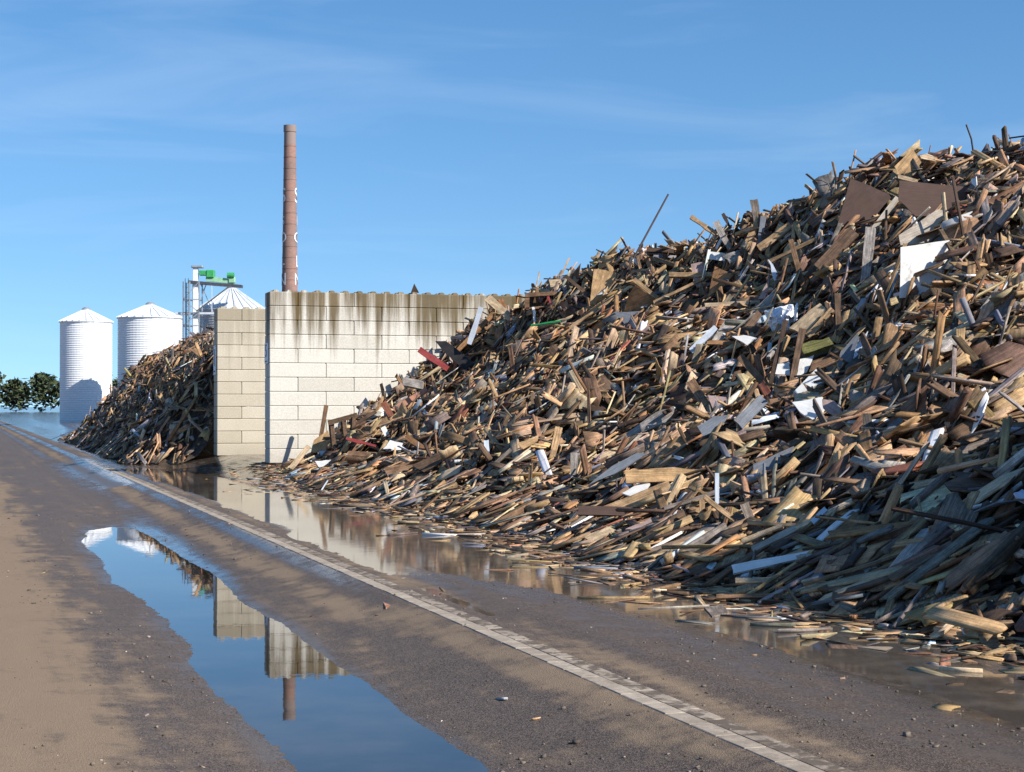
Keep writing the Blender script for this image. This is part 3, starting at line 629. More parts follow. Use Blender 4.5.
# ---- grit, pebbles and small chips lying on road and yard
def grit():
    r = np.random.default_rng(31); n = 5200
    v = 9 + 28 * r.random(n) ** 1.5; u = r.uniform(-1.5, 7.3, n); z = ground(u, v)
    keep = ((z > Z_PUDDLE + .006) | (u > 4)) & ((z > Z_YARD + .002) | (u < 4.6)) & (fbm(u * 1.1, v * .4, 3) + r.normal(0, .08, n) > .42); u, v, z = u[keep], v[keep], z[keep]; n = len(u)
    L = np.clip(r.lognormal(-4.35, .5, n), .006, .05); w = L * r.uniform(.5, .9, n); t = w * r.uniform(.4, .8, n)
    chip = r.random(n) < .06; L[chip] *= 3.0; w[chip] *= 1.2
    A = frames(np.tile([[0, 0, 1.0]], (n, 1)), r.uniform(-3.1, 3.1, n), r.normal(0, .15, n), r.normal(0, .15, n), r); lc = prisms(L, w, t, 2, r, .3, .5)
    co = np.einsum('nij,nkj->nki', A, lc) + np.stack([u, v, z + t * .3], -1)[:, None]
    tn, _ = tints(n, r); g_ = np.array([.17, .14, .115, .5]) * np.exp(r.normal(0, .45, n))[:, None]; tn = np.where(chip[:, None], tn, g_)
    me_ = bpy.data.meshes.new('grit'); fill_quads(me_, co.reshape(-1, 3), (prism_quads(2)[None] + (np.arange(n) * 16)[:, None, None]).reshape(-1, 4)); add_attrs(me_, np.repeat(tn, 16, 0), (lc + r.uniform(0, 60, (n, 1, 3))).reshape(-1, 3))
    tag(link('grit', me_, M_WOOD, rot=(0, 0, TH)), 'grit and tiny wood chips strewn over the asphalt', 'grit', kind='stuff')
grit()

# ------------------------------------------------------------------ single pieces of the large heap that can be told apart
CAMP = np.array([0, 0, CAMZ]); KEEP = []; REFS = []
DST = np.arange(9.0, 62.0, 0.06)
def hit(px, py):
    x = (px - CX) / F * DST; z = CAMZ + (HY - py) / F * DST; u, v = UV(x, DST); h = heap1(u, v)
    k = np.nonzero((z < h) & (v < 49.85))[0]
    if len(k) == 0: return None
    D = DST[k[0]]; uu, vv = u[k[0]], v[k[0]]
    n = normals(heap1, np.array([uu]), np.array([vv]))[0]
    return D, np.array([CT * n[0] - ST * n[1], ST * n[0] + CT * n[1], n[2]])
def piece_mesh(front, n, t, col, rr, name):
    """front: world points of an outline; gives a solid piece whose own x axis runs along its length"""
    front = np.array(front); c = front.mean(0); d = front - c
    w_, V_ = np.linalg.eigh(d.T @ d); ax = V_[:, -1]; ax = ax - n * (ax @ n); ax /= np.linalg.norm(ax); ay = np.cross(n, ax)
    R = np.stack([ax, ay, n], 1); loc = d @ R
    m = len(loc); me_ = bpy.data.meshes.new(name)
    vs = np.concatenate([loc, loc - np.array([0, 0, t])]); area = 0.5 * np.sum(loc[:, 0] * np.roll(loc[:, 1], -1) - np.roll(loc[:, 0], -1) * loc[:, 1])
    o = list(range(m)) if area > 0 else list(range(m))[::-1]
    faces = [o, [i + m for i in o[::-1]]] + [[o[i], o[i] + m, o[(i + 1) % m] + m, o[(i + 1) % m]] for i in range(m)]
    me_.from_pydata(vs.tolist(), [], faces)
    base = np.array([*PAL[col][0], PAL[col][1]]); base[:3] *= math.exp(rr.gauss(0, .08))
    add_attrs(me_, np.tile(base, (2 * m, 1)), vs + np.array([rr.uniform(0, 60) for _ in range(3)])); me_.materials.append(M_WOOD)
    M = Matrix.Identity(4)
    for i in range(3):
        for j in range(3): M[i][j] = R[i, j]
        M[i][3] = c[i]
    return me_, M
def rough_outline(pts, rr, amp):
    out = []
    for (x0, y0), (x1, y1) in zip(pts, pts[1:] + pts[:1]):
        d = math.hypot(x1 - x0, y1 - y0); out.append((x0, y0)); k = 2 if d < 14 else 3
        for i in range(1, k):
            f = (i + rr.uniform(-.25, .25)) / k; out.append((x0 + (x1 - x0) * f + rr.gauss(0, amp), y0 + (y1 - y0) * f + rr.gauss(0, amp)))
    return out
def strip(p1, p2, w, rr=None, taper=0.0):
    dx, dy = p2[0] - p1[0], p2[1] - p1[1]; l = math.hypot(dx, dy); nx, ny = -dy / l * w / 2, dx / l * w / 2
    s = 1 - taper
    return [(p1[0] + nx, p1[1] + ny), (p1[0] - nx, p1[1] - ny), (p2[0] - nx * s, p2[1] - ny * s), (p2[0] + nx * s, p2[1] + ny * s)]
def put(name, cat, label, col, pts, t=.03, lift=.12, n=None, anchor=None, rough=.35, group=None, parent=None, lean=.5, parts=None, D=None):
    rr = random.Random(str(pts)); cx = sum(p[0] for p in pts) / len(pts); cy = sum(p[1] for p in pts) / len(pts)
    h = hit(*(anchor or (cx, cy)))
    if h is None:
        low = max(pts, key=lambda p: p[1])
        for k in range(60):
            h = hit(low[0], low[1] + k)
            if h: break
    Dh, hn = h
    Dh = (D or Dh) - lift - .22; REFS.append((cx, cy, label or '')); KEEP.append((cx, cy, .5 * max(abs(p[0] - cx) for p in pts) + 4, .5 * max(abs(p[1] - cy) for p in pts) + 4))
    if n is None: n = hn * (1 - lean) + np.array([0, -1, .12]) * lean
    n = np.array(n, float); n /= np.linalg.norm(n)
    a = anchor or (cx, cy); A = np.array([(a[0] - CX) / F * Dh, Dh, CAMZ + (HY - a[1]) / F * Dh])
    if anchor is None and hit(cx, cy) is None: A = np.array([(cx - CX) / F * Dh, Dh, CAMZ + (HY - cy) / F * Dh])
    wp = []
    for x, y in (rough_outline(pts, rr, rough) if rough else pts):
        d = np.array([(x - CX) / F, 1, (HY - y) / F]); s = ((A - CAMP) @ n) / (d @ n); s = min(max(s, Dh * .8), Dh * 1.25); wp.append(CAMP + d * s)
    me_, M = piece_mesh(wp, n, t, col, rr, name)
    o = link(name, me_); o.matrix_world = M
    if parent: o.parent = parent; o.matrix_parent_inverse = parent.matrix_world.inverted()
    else: tag(o, label, cat, group or 'waste wood pieces in the large heap')
    return o
def pk(label, col, p1, p2, w, name='plank', cat='plank', **k):
    return put(name, cat, label, col, strip(p1, p2, w, taper=k.pop('taper', .1)), **k)
def sh(label, col, pts, name='board', cat='board', **k):
    k.setdefault('t', .018); return put(name, cat, label, col, pts, **k)

# --- upper right of the heap
sh('large dark brown panel tilted on the upper right slope', 'chocolate', [(851, 178), (894, 195), (866, 226), (838, 224)], 'furniture_panel', 'panel', t=.022, lift=.75, lean=1.0)
pk('pale edge board lying along the lower side of the large brown panel', 'beige', (898, 197), (872, 230), 4.5, lift=.5, t=.05)
sh('wide dark brown panel below the crest at the far right', 'chocolate', [(900, 180), (972, 187), (968, 209), (943, 214), (916, 216), (899, 200)], 'furniture_panel', 'panel', t=.022, lift=.75, lean=1.0)
pk('thin pale strip lying on top of the wide dark panel', 'pale', (899, 176), (918, 181), 4, lift=.5)
sh('tan chipboard sheet standing up on the crest at right', 'osb', [(895, 166), (913, 147), (922, 162), (916, 175), (898, 174)], 'chipboard_sheet', 'board', lift=.2, lean=.8)
sh('cream board lying on the crest right of the tan chipboard sheet', 'pale', [(920, 155), (927, 153), (938, 158), (936, 161), (922, 158)], lift=.25)
sh('beige laminate panel sloping below the dark brown panels', 'beige', [(899, 235), (938, 209), (964, 214), (956, 238), (930, 242), (901, 245)], 'laminate_panel', 'panel', lift=.65, lean=.7)
sh('large pale lilac-white panel hanging at the right edge', 'white', [(901, 247), (950, 240), (944, 294), (900, 298)], 'laminate_panel', 'panel', lift=.85, n=(.1, -1, .12))
pk('grooved grey post standing on end below the brown panel', 'lightgrey', (871, 227), (863, 297), 10, name='weathered_post', cat='post', lift=.7, t=.08, lean=.7)
pk('broad grey-brown plank leaning left of the grooved post', 'umber', (855, 230), (818, 268), 12, lift=.6, t=.04)
pk('slim brown lath standing diagonally above the white sack', 'brown', (791, 239), (810, 308), 5, name='lath', cat='lath', lift=.6, lean=.7)
pk('tan plank standing steeply near the crest above the white rectangle', 'tan', (762, 214), (744, 252), 7.5, lift=.35, lean=.75)
pk('light grey plank leaning right against the crest', 'lightgrey', (716, 221), (735, 258), 6.5, lift=.35, lean=.75)
pk('short tan plank jutting leftward above the crest', 'tan', (691, 216), (716, 233), 4.5, lift=.35, lean=.7, t=.05)
pk('short dark stake poking up between two leaning crest planks', 'darkbrown', (723, 213), (731, 228), 3, name='stake', cat='stake', lift=.2, lean=.8)
pk('weathered grey plank upright at the crest beside the steep tan plank', 'grey', (754, 199), (758, 226), 8, lift=.2, lean=.8)
pk('bluish grey plank slanting behind the steep tan plank', 'slate', (764, 216), (760, 244), 6, lift=.2, lean=.8)
sh('small bright white rectangular board near the crest', 'white', [(708, 251), (725, 253), (725, 261), (709, 259)], 'white_board', 'board', lift=.4, lean=.8, rough=.15)
sh('pinkish brown board standing below the white rectangle', 'pink', [(691, 264), (704, 262), (702, 287), (694, 285)], lift=.3, lean=.7)
pk('tan beam lying level left of the pinkish board', 'tan', (669, 274), (715, 274), 4.5, name='beam', cat='beam', lift=.4, t=.08)
sh('golden brown chipboard plate in shade under the white rectangle', 'orange', [(715, 266), (733, 275), (727, 284), (708, 297)], 'chipboard_sheet', 'board', lift=.3)
pk('long thin batten slanting up to the pinkish board', 'tan', (654, 302), (704, 278), 3, name='batten', cat='batten', lift=.45)
pk('level pale batten below the golden brown chipboard plate', 'pale', (705, 305), (760, 302), 4, name='batten', cat='batten', lift=.45)
pk('dark knobbed beam jutting left from the middle crest', 'darkbrown', (647, 249), (674, 251), 4.5, name='beam', cat='beam', lift=.3, t=.09, lean=.8)
pk('diagonal tan plank rising toward the grey-brown plank at upper right', 'tan', (759, 248), (791, 225), 8, lift=.5, t=.04)
pk('long tan slat crossing the upper slope under the crest planks', 'tan', (768, 262), (822, 236), 4, name='slat', cat='slat', lift=.5)
sh('curved white panel standing on the upper slope', 'bluewhite', [(768, 259), (773, 264), (787, 290), (781, 291), (774, 280)], 'laminate_panel', 'panel', lift=.5, lean=.7)
sh('pale triangular offcut left of the grey corrugated board', 'pink', [(758, 299), (767, 283), (769, 292), (765, 298)], 'offcut', 'offcut', lift=.5)
sh('grey corrugated board on the upper slope left of the white sack', 'lightgrey', [(749, 313), (776, 288), (790, 290), (769, 312)], 'corrugated_board', 'board', lift=.55)
# --- middle crest
sh('tall tan chipboard sheet standing on the middle crest', 'osb', [(594, 269), (606, 270), (620, 274), (612, 292), (600, 306), (590, 304)], 'chipboard_sheet', 'board', lift=.3, lean=.8)
sh('pale chipboard block on the crest above the cabinet', 'pale', [(549, 280), (570, 279), (568, 287), (551, 289)], 'chipboard_block', 'block', lift=.2, lean=.8, t=.1)
pk('dark plank slanting down from the pale chipboard block', 'umber', (566, 276), (590, 297), 3.5, lift=.35, lean=.7)
pk('thin crimson lath standing beside the wooden cabinet', 'crimson', (548, 296), (554, 311), 2.4, name='lath', cat='lath', lift=.4, lean=.8)
pk('thin bright green stick lying near the wall top', 'green', (531, 325), (560, 321), 1.9, name='stick', cat='stick', lift=.45)
pk('narrow white strip standing above the green stick', 'white', (533, 307), (535, 326), 2.6, name='strip', cat='strip', lift=.4, lean=.8)
sh('large shaded golden brown sheet under the slanting tan plank', 'orange', [(629, 294), (635, 285), (657, 300), (640, 312), (624, 311)], 'chipboard_sheet', 'board', lift=.3, n=(-.5, -1, -.15))
pk('tan plank slanting over the shaded golden brown sheet', 'tan', (634, 279), (658, 298), 4.5, lift=.55)
sh('blue-grey triangular sheet below the shaded golden brown sheet', 'slate', [(614, 312), (640, 311), (629, 328)], 'sheet', 'sheet', lift=.45)
pk('long tan batten running up toward the steel rod', 'tan', (561, 334), (632, 283), 3.4, name='batten', cat='batten', lift=.5)
pk('tiny dark stake upright on the crest left of the tall chipboard sheet', 'darkbrown', (588, 264), (589, 278), 1.8, name='stake', cat='stake', lift=.1, lean=.8)
pk('white flake sticking up at the foot of the steel rod', 'white', (634, 259), (641, 268), 4.5, name='flake', cat='flake', lift=.2, lean=.8, taper=.7)
# --- beside the block wall
pk('long pale plank leaning steeply at the top end of the stained wall', 'pale', (487, 297), (530, 335), 8, lift=.5, lean=.7, t=.045)
pk('white plank standing against the stained wall', 'bluewhite', (481, 307), (469, 344), 5, lift=.5, lean=.8)
pk('orange-brown plank crossing behind the white plank at the wall', 'orange', (494, 313), (458, 350), 4.6, lift=.3, lean=.7)
sh('blackish sheet slanting down in front of the wall', 'black', [(435, 341), (446, 341), (475, 364), (464, 369), (444, 352)], 'sheet', 'sheet', lift=.6)
pk('red speckled plank pointing up left at the wall', 'crimson', (419, 349), (448, 369), 6, lift=.5, lean=.75)
sh('grey block jutting out against the wall above the salmon plank', 'lightgrey', [(403, 377), (423, 381), (422, 389), (403, 385)], 'concrete_chunk', 'block', lift=.3, lean=.8, t=.2, D=50.0)
pk('salmon coloured plank leaning at the lower wall', 'salmon', (394, 410), (427, 389), 5.5, lift=.6, lean=.75, t=.05)
pk('bright tan plank lying level right of the blackish sheet', 'tan', (487, 388), (519, 382), 4.5, lift=.45, t=.05)
pk('grey-brown plank upright below the long pale plank', 'grey', (518, 340), (520, 352), 6, lift=.4, lean=.7)
pk('thin lath standing between the blackish sheet and the long pale plank', 'tan', (511, 325), (498, 348), 2.2, name='lath', cat='lath', lift=.4, lean=.7)
# --- foot of the wall
pk('short upright brown post at the foot of the wall', 'brown', (326, 405), (318, 452), 4, name='post', cat='post', lift=.5, lean=.85, t=.07)
pk('reddish brown post leaning below the salmon plank', 'red', (383, 402), (392, 417), 6.5, name='post', cat='post', lift=.6, lean=.8, t=.09)
pk('knobbed stick pointing up right from the broken frame', 'umber', (355, 424), (376, 411), 3, name='stick', cat='stick', lift=.5, lean=.8, t=.06)
pk('narrow white board leaning at the wall foot', 'white', (383, 427), (389, 439), 5, lift=.6, lean=.8)
sh('bright white sheet behind the brown log', 'white', [(390, 440), (403, 443), (401, 450), (383, 449)], 'white_board', 'board', lift=.6, lean=.8)
sh('lower of two small white scraps left of the log', 'white', [(315, 461), (331, 460), (320, 469)], 'scrap', 'scrap', lift=.5, lean=.7)
sh('upper of two small white scraps left of the log', 'bluewhite', [(319, 451), (331, 451), (327, 457), (320, 456)], 'scrap', 'scrap', lift=.5, lean=.7)
sh('tan plywood piece leaning beside the broken frame', 'osb', [(314, 440), (328, 430), (331, 441), (324, 452), (311, 452)], 'plywood_piece', 'board', lift=.55, lean=.8)
pk('curved tan board propped at the wall corner', 'pale', (291, 468), (309, 446), 5, lift=.6, lean=.75)
pk('orange-tan plank right of the brown log', 'orange', (406, 436), (430, 452), 5.5, lift=.7, t=.06)
sh('broad brown board lying flat right of the log', 'brown', [(384, 468), (410, 462), (425, 464), (400, 476), (388, 476)], lift=.4)
sh('broad brown board lying flat, the upper one right of the log', 'umber', [(412, 465), (440, 452), (446, 459), (424, 472)], lift=.4)
pk('red painted batten lying under the broken frame', 'crimson', (346, 438), (376, 446), 2.4, name='batten', cat='batten', lift=.6)
# --- centre of the slope
sh('pale blue-white panel lying in the middle of the slope', 'bluewhite', [(519, 421), (530, 407), (541, 403), (545, 413), (528, 424)], 'laminate_panel', 'panel', lift=.5)
pk('narrow blue-white board standing left of the middle panel', 'bluewhite', (486, 440), (488, 459), 5, lift=.4, lean=.8)
sh('tan chipboard piece below the pale blue-white panel', 'osb', [(517, 443), (538, 435), (537, 441), (523, 449)], 'chipboard_piece', 'board', lift=.5)
pk('light brown plank standing above the grey post at the heap foot', 'tan', (559, 427), (550, 468), 7.5, lift=.5, lean=.85)
pk('weathered grey post standing upright at the heap foot', 'lightgrey', (574.5, 453), (573, 502), 8, name='weathered_post', cat='post', lift=.55, lean=.95, t=.05)
pk('grey lath slanting up left of the tan chipboard piece', 'grey', (480, 476), (511, 449), 3.2, name='lath', cat='lath', lift=.4)
sh('bright tan chipboard shard left of the splintered grey plank', 'pale', [(591, 457), (623, 444), (622, 450), (607, 461)], 'chipboard_piece', 'board', lift=.5)
pk('splintered grey-tan plank slanting over the blue-grey sheet', 'beige', (603, 473), (642, 433), 5, lift=.7, taper=.5)
sh('blue-grey sheet beside the golden board', 'slate', [(588, 485), (623, 469), (650, 453), (636, 453), (612, 466)], 'sheet', 'sheet', lift=.6)
sh('bright golden board lying level near the heap foot', 'osb', [(625, 470), (674, 467), (703, 470), (701, 484), (676, 481), (626, 483)], lift=.6, lean=.8, t=.05)
sh('white foam sheet tucked under the golden board', 'white', [(622, 493), (638, 484), (650, 483), (643, 492), (631, 496)], 'foam_sheet', 'foam', lift=.6, t=.04)
pk('long tan board slanting under the white foam sheet', 'tan', (600, 512), (670, 484), 9, lift=.6)
pk('dark reddish beam lying level at the heap foot', 'chocolate', (578, 510), (666, 513), 9, name='beam', cat='beam', lift=.55, lean=.9, t=.11)
sh('pale square-cut board lying flat on the wet ground', 'pale', [(584, 537), (607, 526), (616, 530), (594, 543)], lift=.25, t=.03)
sh('round-ended brown board flat at the heap foot', 'pink', [(625, 529), (650, 518), (652, 522), (643, 530)], lift=.3)
# --- right centre
pk('pale blue pipe standing upright near the heap foot', 'bluewhite', (717, 473), (717, 535), 4.2, name='plastic_pipe', cat='pipe', lift=.75, lean=.95, t=.04, rough=0)
pk('long grey-brown batten rising to the right behind the pale blue pipe', 'grey', (664, 508), (749, 482), 4.6, name='batten', cat='batten', lift=.55)
sh('broad grey board lying on the slope above the golden board', 'lightgrey', [(616, 441), (656, 412), (674, 406), (671, 420), (645, 431)], lift=.55)
sh('pinkish panel in the middle of the right slope', 'pink', [(708, 395), (726, 397), (730, 413), (714, 416)], 'laminate_panel', 'panel', lift=.6)
sh('grey-blue panel just below the pinkish panel', 'slate', [(697, 426), (714, 416), (728, 415), (718, 430), (703, 436)], 'laminate_panel', 'panel', lift=.6)
pk('broad brown plank leaning left of the pinkish panel', 'brown', (690, 380), (713, 416), 10, lift=.7)
sh('blue-grey sheet in the dark lower right slope', 'slate', [(753, 464), (794, 446), (789, 458), (753, 479)], 'sheet', 'sheet', lift=.55)
pk('dark slate plank left of the tall dark stake', 'slate', (738, 424), (764, 398), 12, lift=.6)
pk('tall dark stake leaning on the right slope', 'darkbrown', (786, 320), (764, 411), 5.5, name='stake', cat='stake', lift=1.0, lean=.85, t=.05, taper=.3)
pk('shorter brown stake leaning right of the tall dark stake', 'umber', (803, 328), (790, 392), 7.5, name='stake', cat='stake', lift=1.0, lean=.85, t=.05, taper=.2)
sh('cream square-cut board beside the white sack', 'pale', [(789, 328), (820, 303), (827, 310), (805, 334)], lift=.75, t=.06)
pk('tan board edge lying along the cream square-cut board', 'tan', (808, 336), (833, 309), 7, lift=.6)
sh('mossy yellow-green insulation block on the right slope', 'moss', [(802, 344), (829, 337), (834, 344), (804, 354)], 'insulation_block', 'block', lift=.6, t=.12, rough=1.0)
sh('white board behind the tall dark stake', 'white', [(774, 365), (789, 362), (790, 375), (775, 374)], 'white_board', 'board', lift=.5)
sh('white board behind the shorter brown stake', 'white', [(800, 359), (814, 355), (807, 372), (796, 378)], 'white_board', 'board', lift=.55)
sh('brown board right of the two stakes', 'brown', [(812, 361), (843, 350), (838, 363), (809, 372)], lift=.55)
sh('pointed white foam sheet right of the stakes', 'white', [(816, 369), (828, 376), (823, 382), (800, 394), (793, 392)], 'foam_sheet', 'foam', lift=.75, t=.05)
sh('broken white foam sheet below the pointed one', 'white', [(792, 402), (822, 397), (824, 408), (813, 420), (800, 412)], 'foam_sheet', 'foam', lift=.75, t=.05)
sh('pinkish broken board overlapping the lower foam sheet', 'pink', [(822, 399), (835, 401), (842, 412), (834, 416), (823, 408)], lift=.85)
pk('two-tone batten lying across the stakes', 'brown', (770, 402), (828, 391), 6, name='batten', cat='batten', lift=1.05)
sh('left of two slate-blue shards on the right slope', 'slate', [(841, 351), (858, 333), (859, 340), (849, 369), (838, 366)], 'shard', 'shard', lift=.6)
sh('right of two slate-blue shards on the right slope', 'bluewhite', [(856, 347), (868, 331), (863, 345), (850, 370)], 'shard', 'shard', lift=.65)
pk('dark brown plank upright above the mossy block', 'umber', (838, 293), (839, 345), 6.5, lift=.75, lean=.85)
pk('brown slat running down to the tall dark stake', 'brown', (740, 356), (778, 398), 7.5, name='slat', cat='slat', lift=.7)
sh('light grey sheet lying left of the white sack', 'lightgrey', [(710, 343), (726, 319), (748, 324), (722, 343)], 'sheet', 'sheet', lift=.6)
pk('blue-white strip along the left of the light grey sheet', 'bluewhite', (691, 351), (716, 327), 6, name='strip', cat='strip', lift=.55)
sh('curled white board below the light grey sheet', 'white', [(732, 336), (744, 335), (757, 338), (747, 345)], 'white_board', 'board', lift=.7)
pk('long tan batten lying level below the curled white board', 'orange', (707, 342), (736, 343), 4, name='batten', cat='batten', lift=.75)
pk('white panel lying flat at the near foot of the heap', 'white', (732, 569), (812, 553), 8.5, name='white_board', cat='board', lift=.35, t=.03, taper=.3)
pk('long tan board lying flat below the near white panel', 'pale', (735, 580), (800, 578), 5, lift=.3)
pk('brown board lying flat at the near water edge', 'brown', (716, 596), (800, 594), 4, lift=.2)
pk('pale splintered batten above the near white panel', 'pale', (742, 541), (782, 525), 4.5, name='batten', cat='batten', lift=.6)
pk('grey plank lying beside the pale splintered batten', 'beige', (752, 549), (796, 527), 6, lift=.55)
pk('short dark grey plank standing in the dark lower slope', 'grey', (744, 503), (752, 524), 9, lift=.5, lean=.8)
pk('tan lath crossing the pale blue pipe', 'tan', (704, 496), (735, 520), 4.5, name='lath', cat='lath', lift=.9)
pk('short tan post standing left of the pale blue pipe', 'tan', (702, 499), (703, 526), 5.5, name='post', cat='post', lift=.6, lean=.9)
pk('sky blue flake in the dark lower right slope', 'bluewhite', (812, 522), (826, 508), 5, name='flake', cat='flake', lift=.5)
# boards lying in the water in front of the toe
def in_water(label, col, pts, t=.02, z=Z_YARD + .012):
    rr = random.Random(label); wp = []
    for x, y in rough_outline(pts, rr, .25):
        D = (CAMZ - z) * F / (y - HY); wp.append(((x - CX) / F * D, D, z))
    me_, M = piece_mesh(wp, np.array([0, 0, 1.0]), t, col, rr, 'board'); o = link('board', me_); o.matrix_world = M
    tag(o, label, 'board', 'boards lying in the yard water')
in_water('pale triangular board floating in front of the square-cut board', 'pale', [(593, 560), (604, 553), (615, 559)])
in_water('small white board floating in front of the heap foot', 'white', [(627, 562), (641, 559), (652, 565), (640, 567)])
in_water('long tan board floating below the small white one', 'tan', [(627, 570), (673, 568), (674, 574), (628, 576)])
in_water('pale splinter lying alone beside the gutter', 'salmon', [(382, 600), (388, 598), (397, 602), (386, 607)], z=-.383)  # added shape, coloured to imitate the red plank's reflection below the gutter
in_water('narrow grey board floating nearest the gutter', 'grey', [(704, 607), (722, 604), (730, 612), (712, 616)])

# --- things with parts: broken frame, cabinet, log, steel rod, cable, white sack
def wpt(px, py, D): return Vector(((px - CX) / F * D, D, CAMZ + (HY - py) / F * D))
def woody(me_, col, rr):
    n = len(me_.vertices); base = np.array([*PAL[col][0], PAL[col][1]]); co = np.empty(n * 3, np.float32); me_.vertices.foreach_get('co', co)
    add_attrs(me_, np.tile(base, (n, 1)), co.reshape(-1, 3) + rr.uniform(0, 50)); me_.materials.append(M_WOOD); return me_
rr = random.Random(4)
DF = hit(343, 440)[0] - .7
fr = tag(empty('broken_pallet', wpt(343, 445, DF)), 'dark broken pallet frame with three legs at the wall foot', 'pallet'); o0 = fr.location.copy()
for nm, a, b_, w in (('top_beam', (328, 423), (357, 415), .13), ('leg', (331, 424), (333, 447), .12), ('leg', (343, 420), (345, 442), .12), ('leg', (353, 417), (352, 437), .11), ('cross_bar', (331, 432), (357, 428), .08)):
    link(nm, woody(bar_me(wpt(*a, DF) - o0 + Vector((0, .06 if nm == 'leg' else (.12 if nm == 'cross_bar' else 0), 0)), wpt(*b_, DF) - o0 + Vector((0, .1, 0)), .10, w), 'umber', rr), None, fr)
DK = hit(541, 306)[0] - .3
cb = tag(empty('wooden_cabinet', wpt(541, 308, DK)), 'broken brown wooden cabinet lying open at the top of the stained wall', 'cabinet'); o0 = cb.location.copy()
for nm, a, b_, w, y in (('top_panel', (525, 295.5), (557, 293.5), .10, 0), ('side_panel', (527, 297), (527, 309), .12, .02), ('side_panel', (555, 295), (556, 304), .12, .02), ('back_panel', (527, 302), (556, 300), .30, .45), ('bottom_panel', (526, 309), (556, 306), .05, .02)):
    link(nm, woody(bar_me(wpt(*a, DK) - o0 + Vector((0, y, 0)), wpt(*b_, DK) - o0 + Vector((0, y, 0)), .05 if nm == 'back_panel' else .45, w), 'brown' if nm != 'back_panel' else 'umber', rr), None, cb)
DL = hit(365, 458)[0] - .35
lg = tag(empty('log', wpt(365, 458, DL)), 'short thick brown log lying at the foot of the wall', 'log')
a, b_ = Vector((-.42, .12, .02)), Vector((.42, -.12, -.02)); bm = bmesh.new(); tube_bm(bm, a, b_, .16, .175, 18, False)
for vtx in bm.verts: vtx.co += Vector((0, rr.uniform(-.012, .012), rr.uniform(-.012, .012)))
link('bark', woody(mesh_bm(bm), 'brown', rr), None, lg)
for p, s, r_ in ((a, -1, .158), (b_, 1, .173)):
    d = (b_ - a).normalized() * s; link('cut_end', woody(tube_me(p - d * .02, p + d * .004, r_, r_, 18), 'pink', rr), None, lg)
DR = hit(629, 270)
DR = (DR or hit(629, 276))[0] - .25
tag(link('steel_rod', tube_me((0, 0, 0), wpt(668.5, 194, DR + .4) - wpt(624, 276, DR), .028, .024, 8), M_RUST, loc=wpt(624, 276, DR)), 'long thin rusty rod sticking up out of the middle crest', 'rod')
def cable(label, pts, D, r_=.012):
    bm = bmesh.new(); P_ = [wpt(*p, D) for p in pts]; o0 = P_[0].copy()
    for p, q in zip(P_, P_[1:]): tube_bm(bm, p - o0, q - o0, r_, r_, 6)
    tag(link('cable', mesh_bm(bm), M_INK, loc=o0), label, 'cable')
hc = hit(832, 200) or hit(832, 206) or hit(832, 216)
cable('thin dark cable curling up from the crest', [(833, 200), (831, 189), (828, 183), (822, 180), (815, 179.5)], hc[0] - .2)
hc = hit(972, 150) or hit(972, 156) or hit(972, 166)
cable('thin dark stick poking out of the highest part of the crest', [(974, 152), (972, 138), (967, 124)], hc[0] - .2, .018)
# crumpled white sack
hs_ = hit(780, 322); DSK = hs_[0] - .75
bm = bmesh.new(); outline = [(764, 311), (776, 308), (793, 305), (795, 315), (788, 334), (776, 339), (769, 325)]
c0 = wpt(780, 321, DSK); G = 16; r2 = np.random.default_rng(4); ring0 = None
for k in range(7):
    f = 1 - k / 7.0; ring = []
    for i in range(28):
        tt = i / 28 * len(outline); j = int(tt) % len(outline); fr_ = tt - int(tt); x = outline[j][0] * (1 - fr_) + outline[(j + 1) % len(outline)][0] * fr_; y = outline[j][1] * (1 - fr_) + outline[(j + 1) % len(outline)][1] * fr_
        p = wpt(780 + (x - 780) * f, 321 + (y - 321) * f, DSK) - c0; p.y += -.16 * math.sqrt(1 - f * f) + .05 * math.sin(i * 1.9 + k) * f + r2.normal(0, .02); p.z += r2.normal(0, .012); ring.append(bm.verts.new(p))
    if ring0:
        for i in range(28): bm.faces.new((ring0[i], ring0[(i + 1) % 28], ring[(i + 1) % 28], ring[i]))
    ring0 = ring
bm.faces.new(ring0); tag(link('sack', mesh_bm(bm), plain('white_sack', (.72, .74, .78), .7, 0, .1, 20), loc=c0), 'crumpled white sack on the upper right slope', 'sack')
# wedge of wood lying on the coping of the stained wall
wm = bmesh.new(); vs = [wm.verts.new(p) for p in ((-.12, 0, 0), (.12, 0, 0), (-.02, 0, .27), (-.12, .06, 0), (.12, .06, 0), (-.02, .06, .27))]
for f in ((0, 1, 2), (5, 4, 3), (0, 3, 4, 1), (1, 4, 5, 2), (2, 5, 3, 0)): wm.faces.new([vs[i] for i in f])
p = W(WALL2[0] + 4.27, WALL2[1] + .40, 4.86); tag(link('wood_wedge', woody(mesh_bm(wm), 'darkbrown', rr), loc=p), 'small dark pointed piece standing on top of the stained wall', 'wedge')

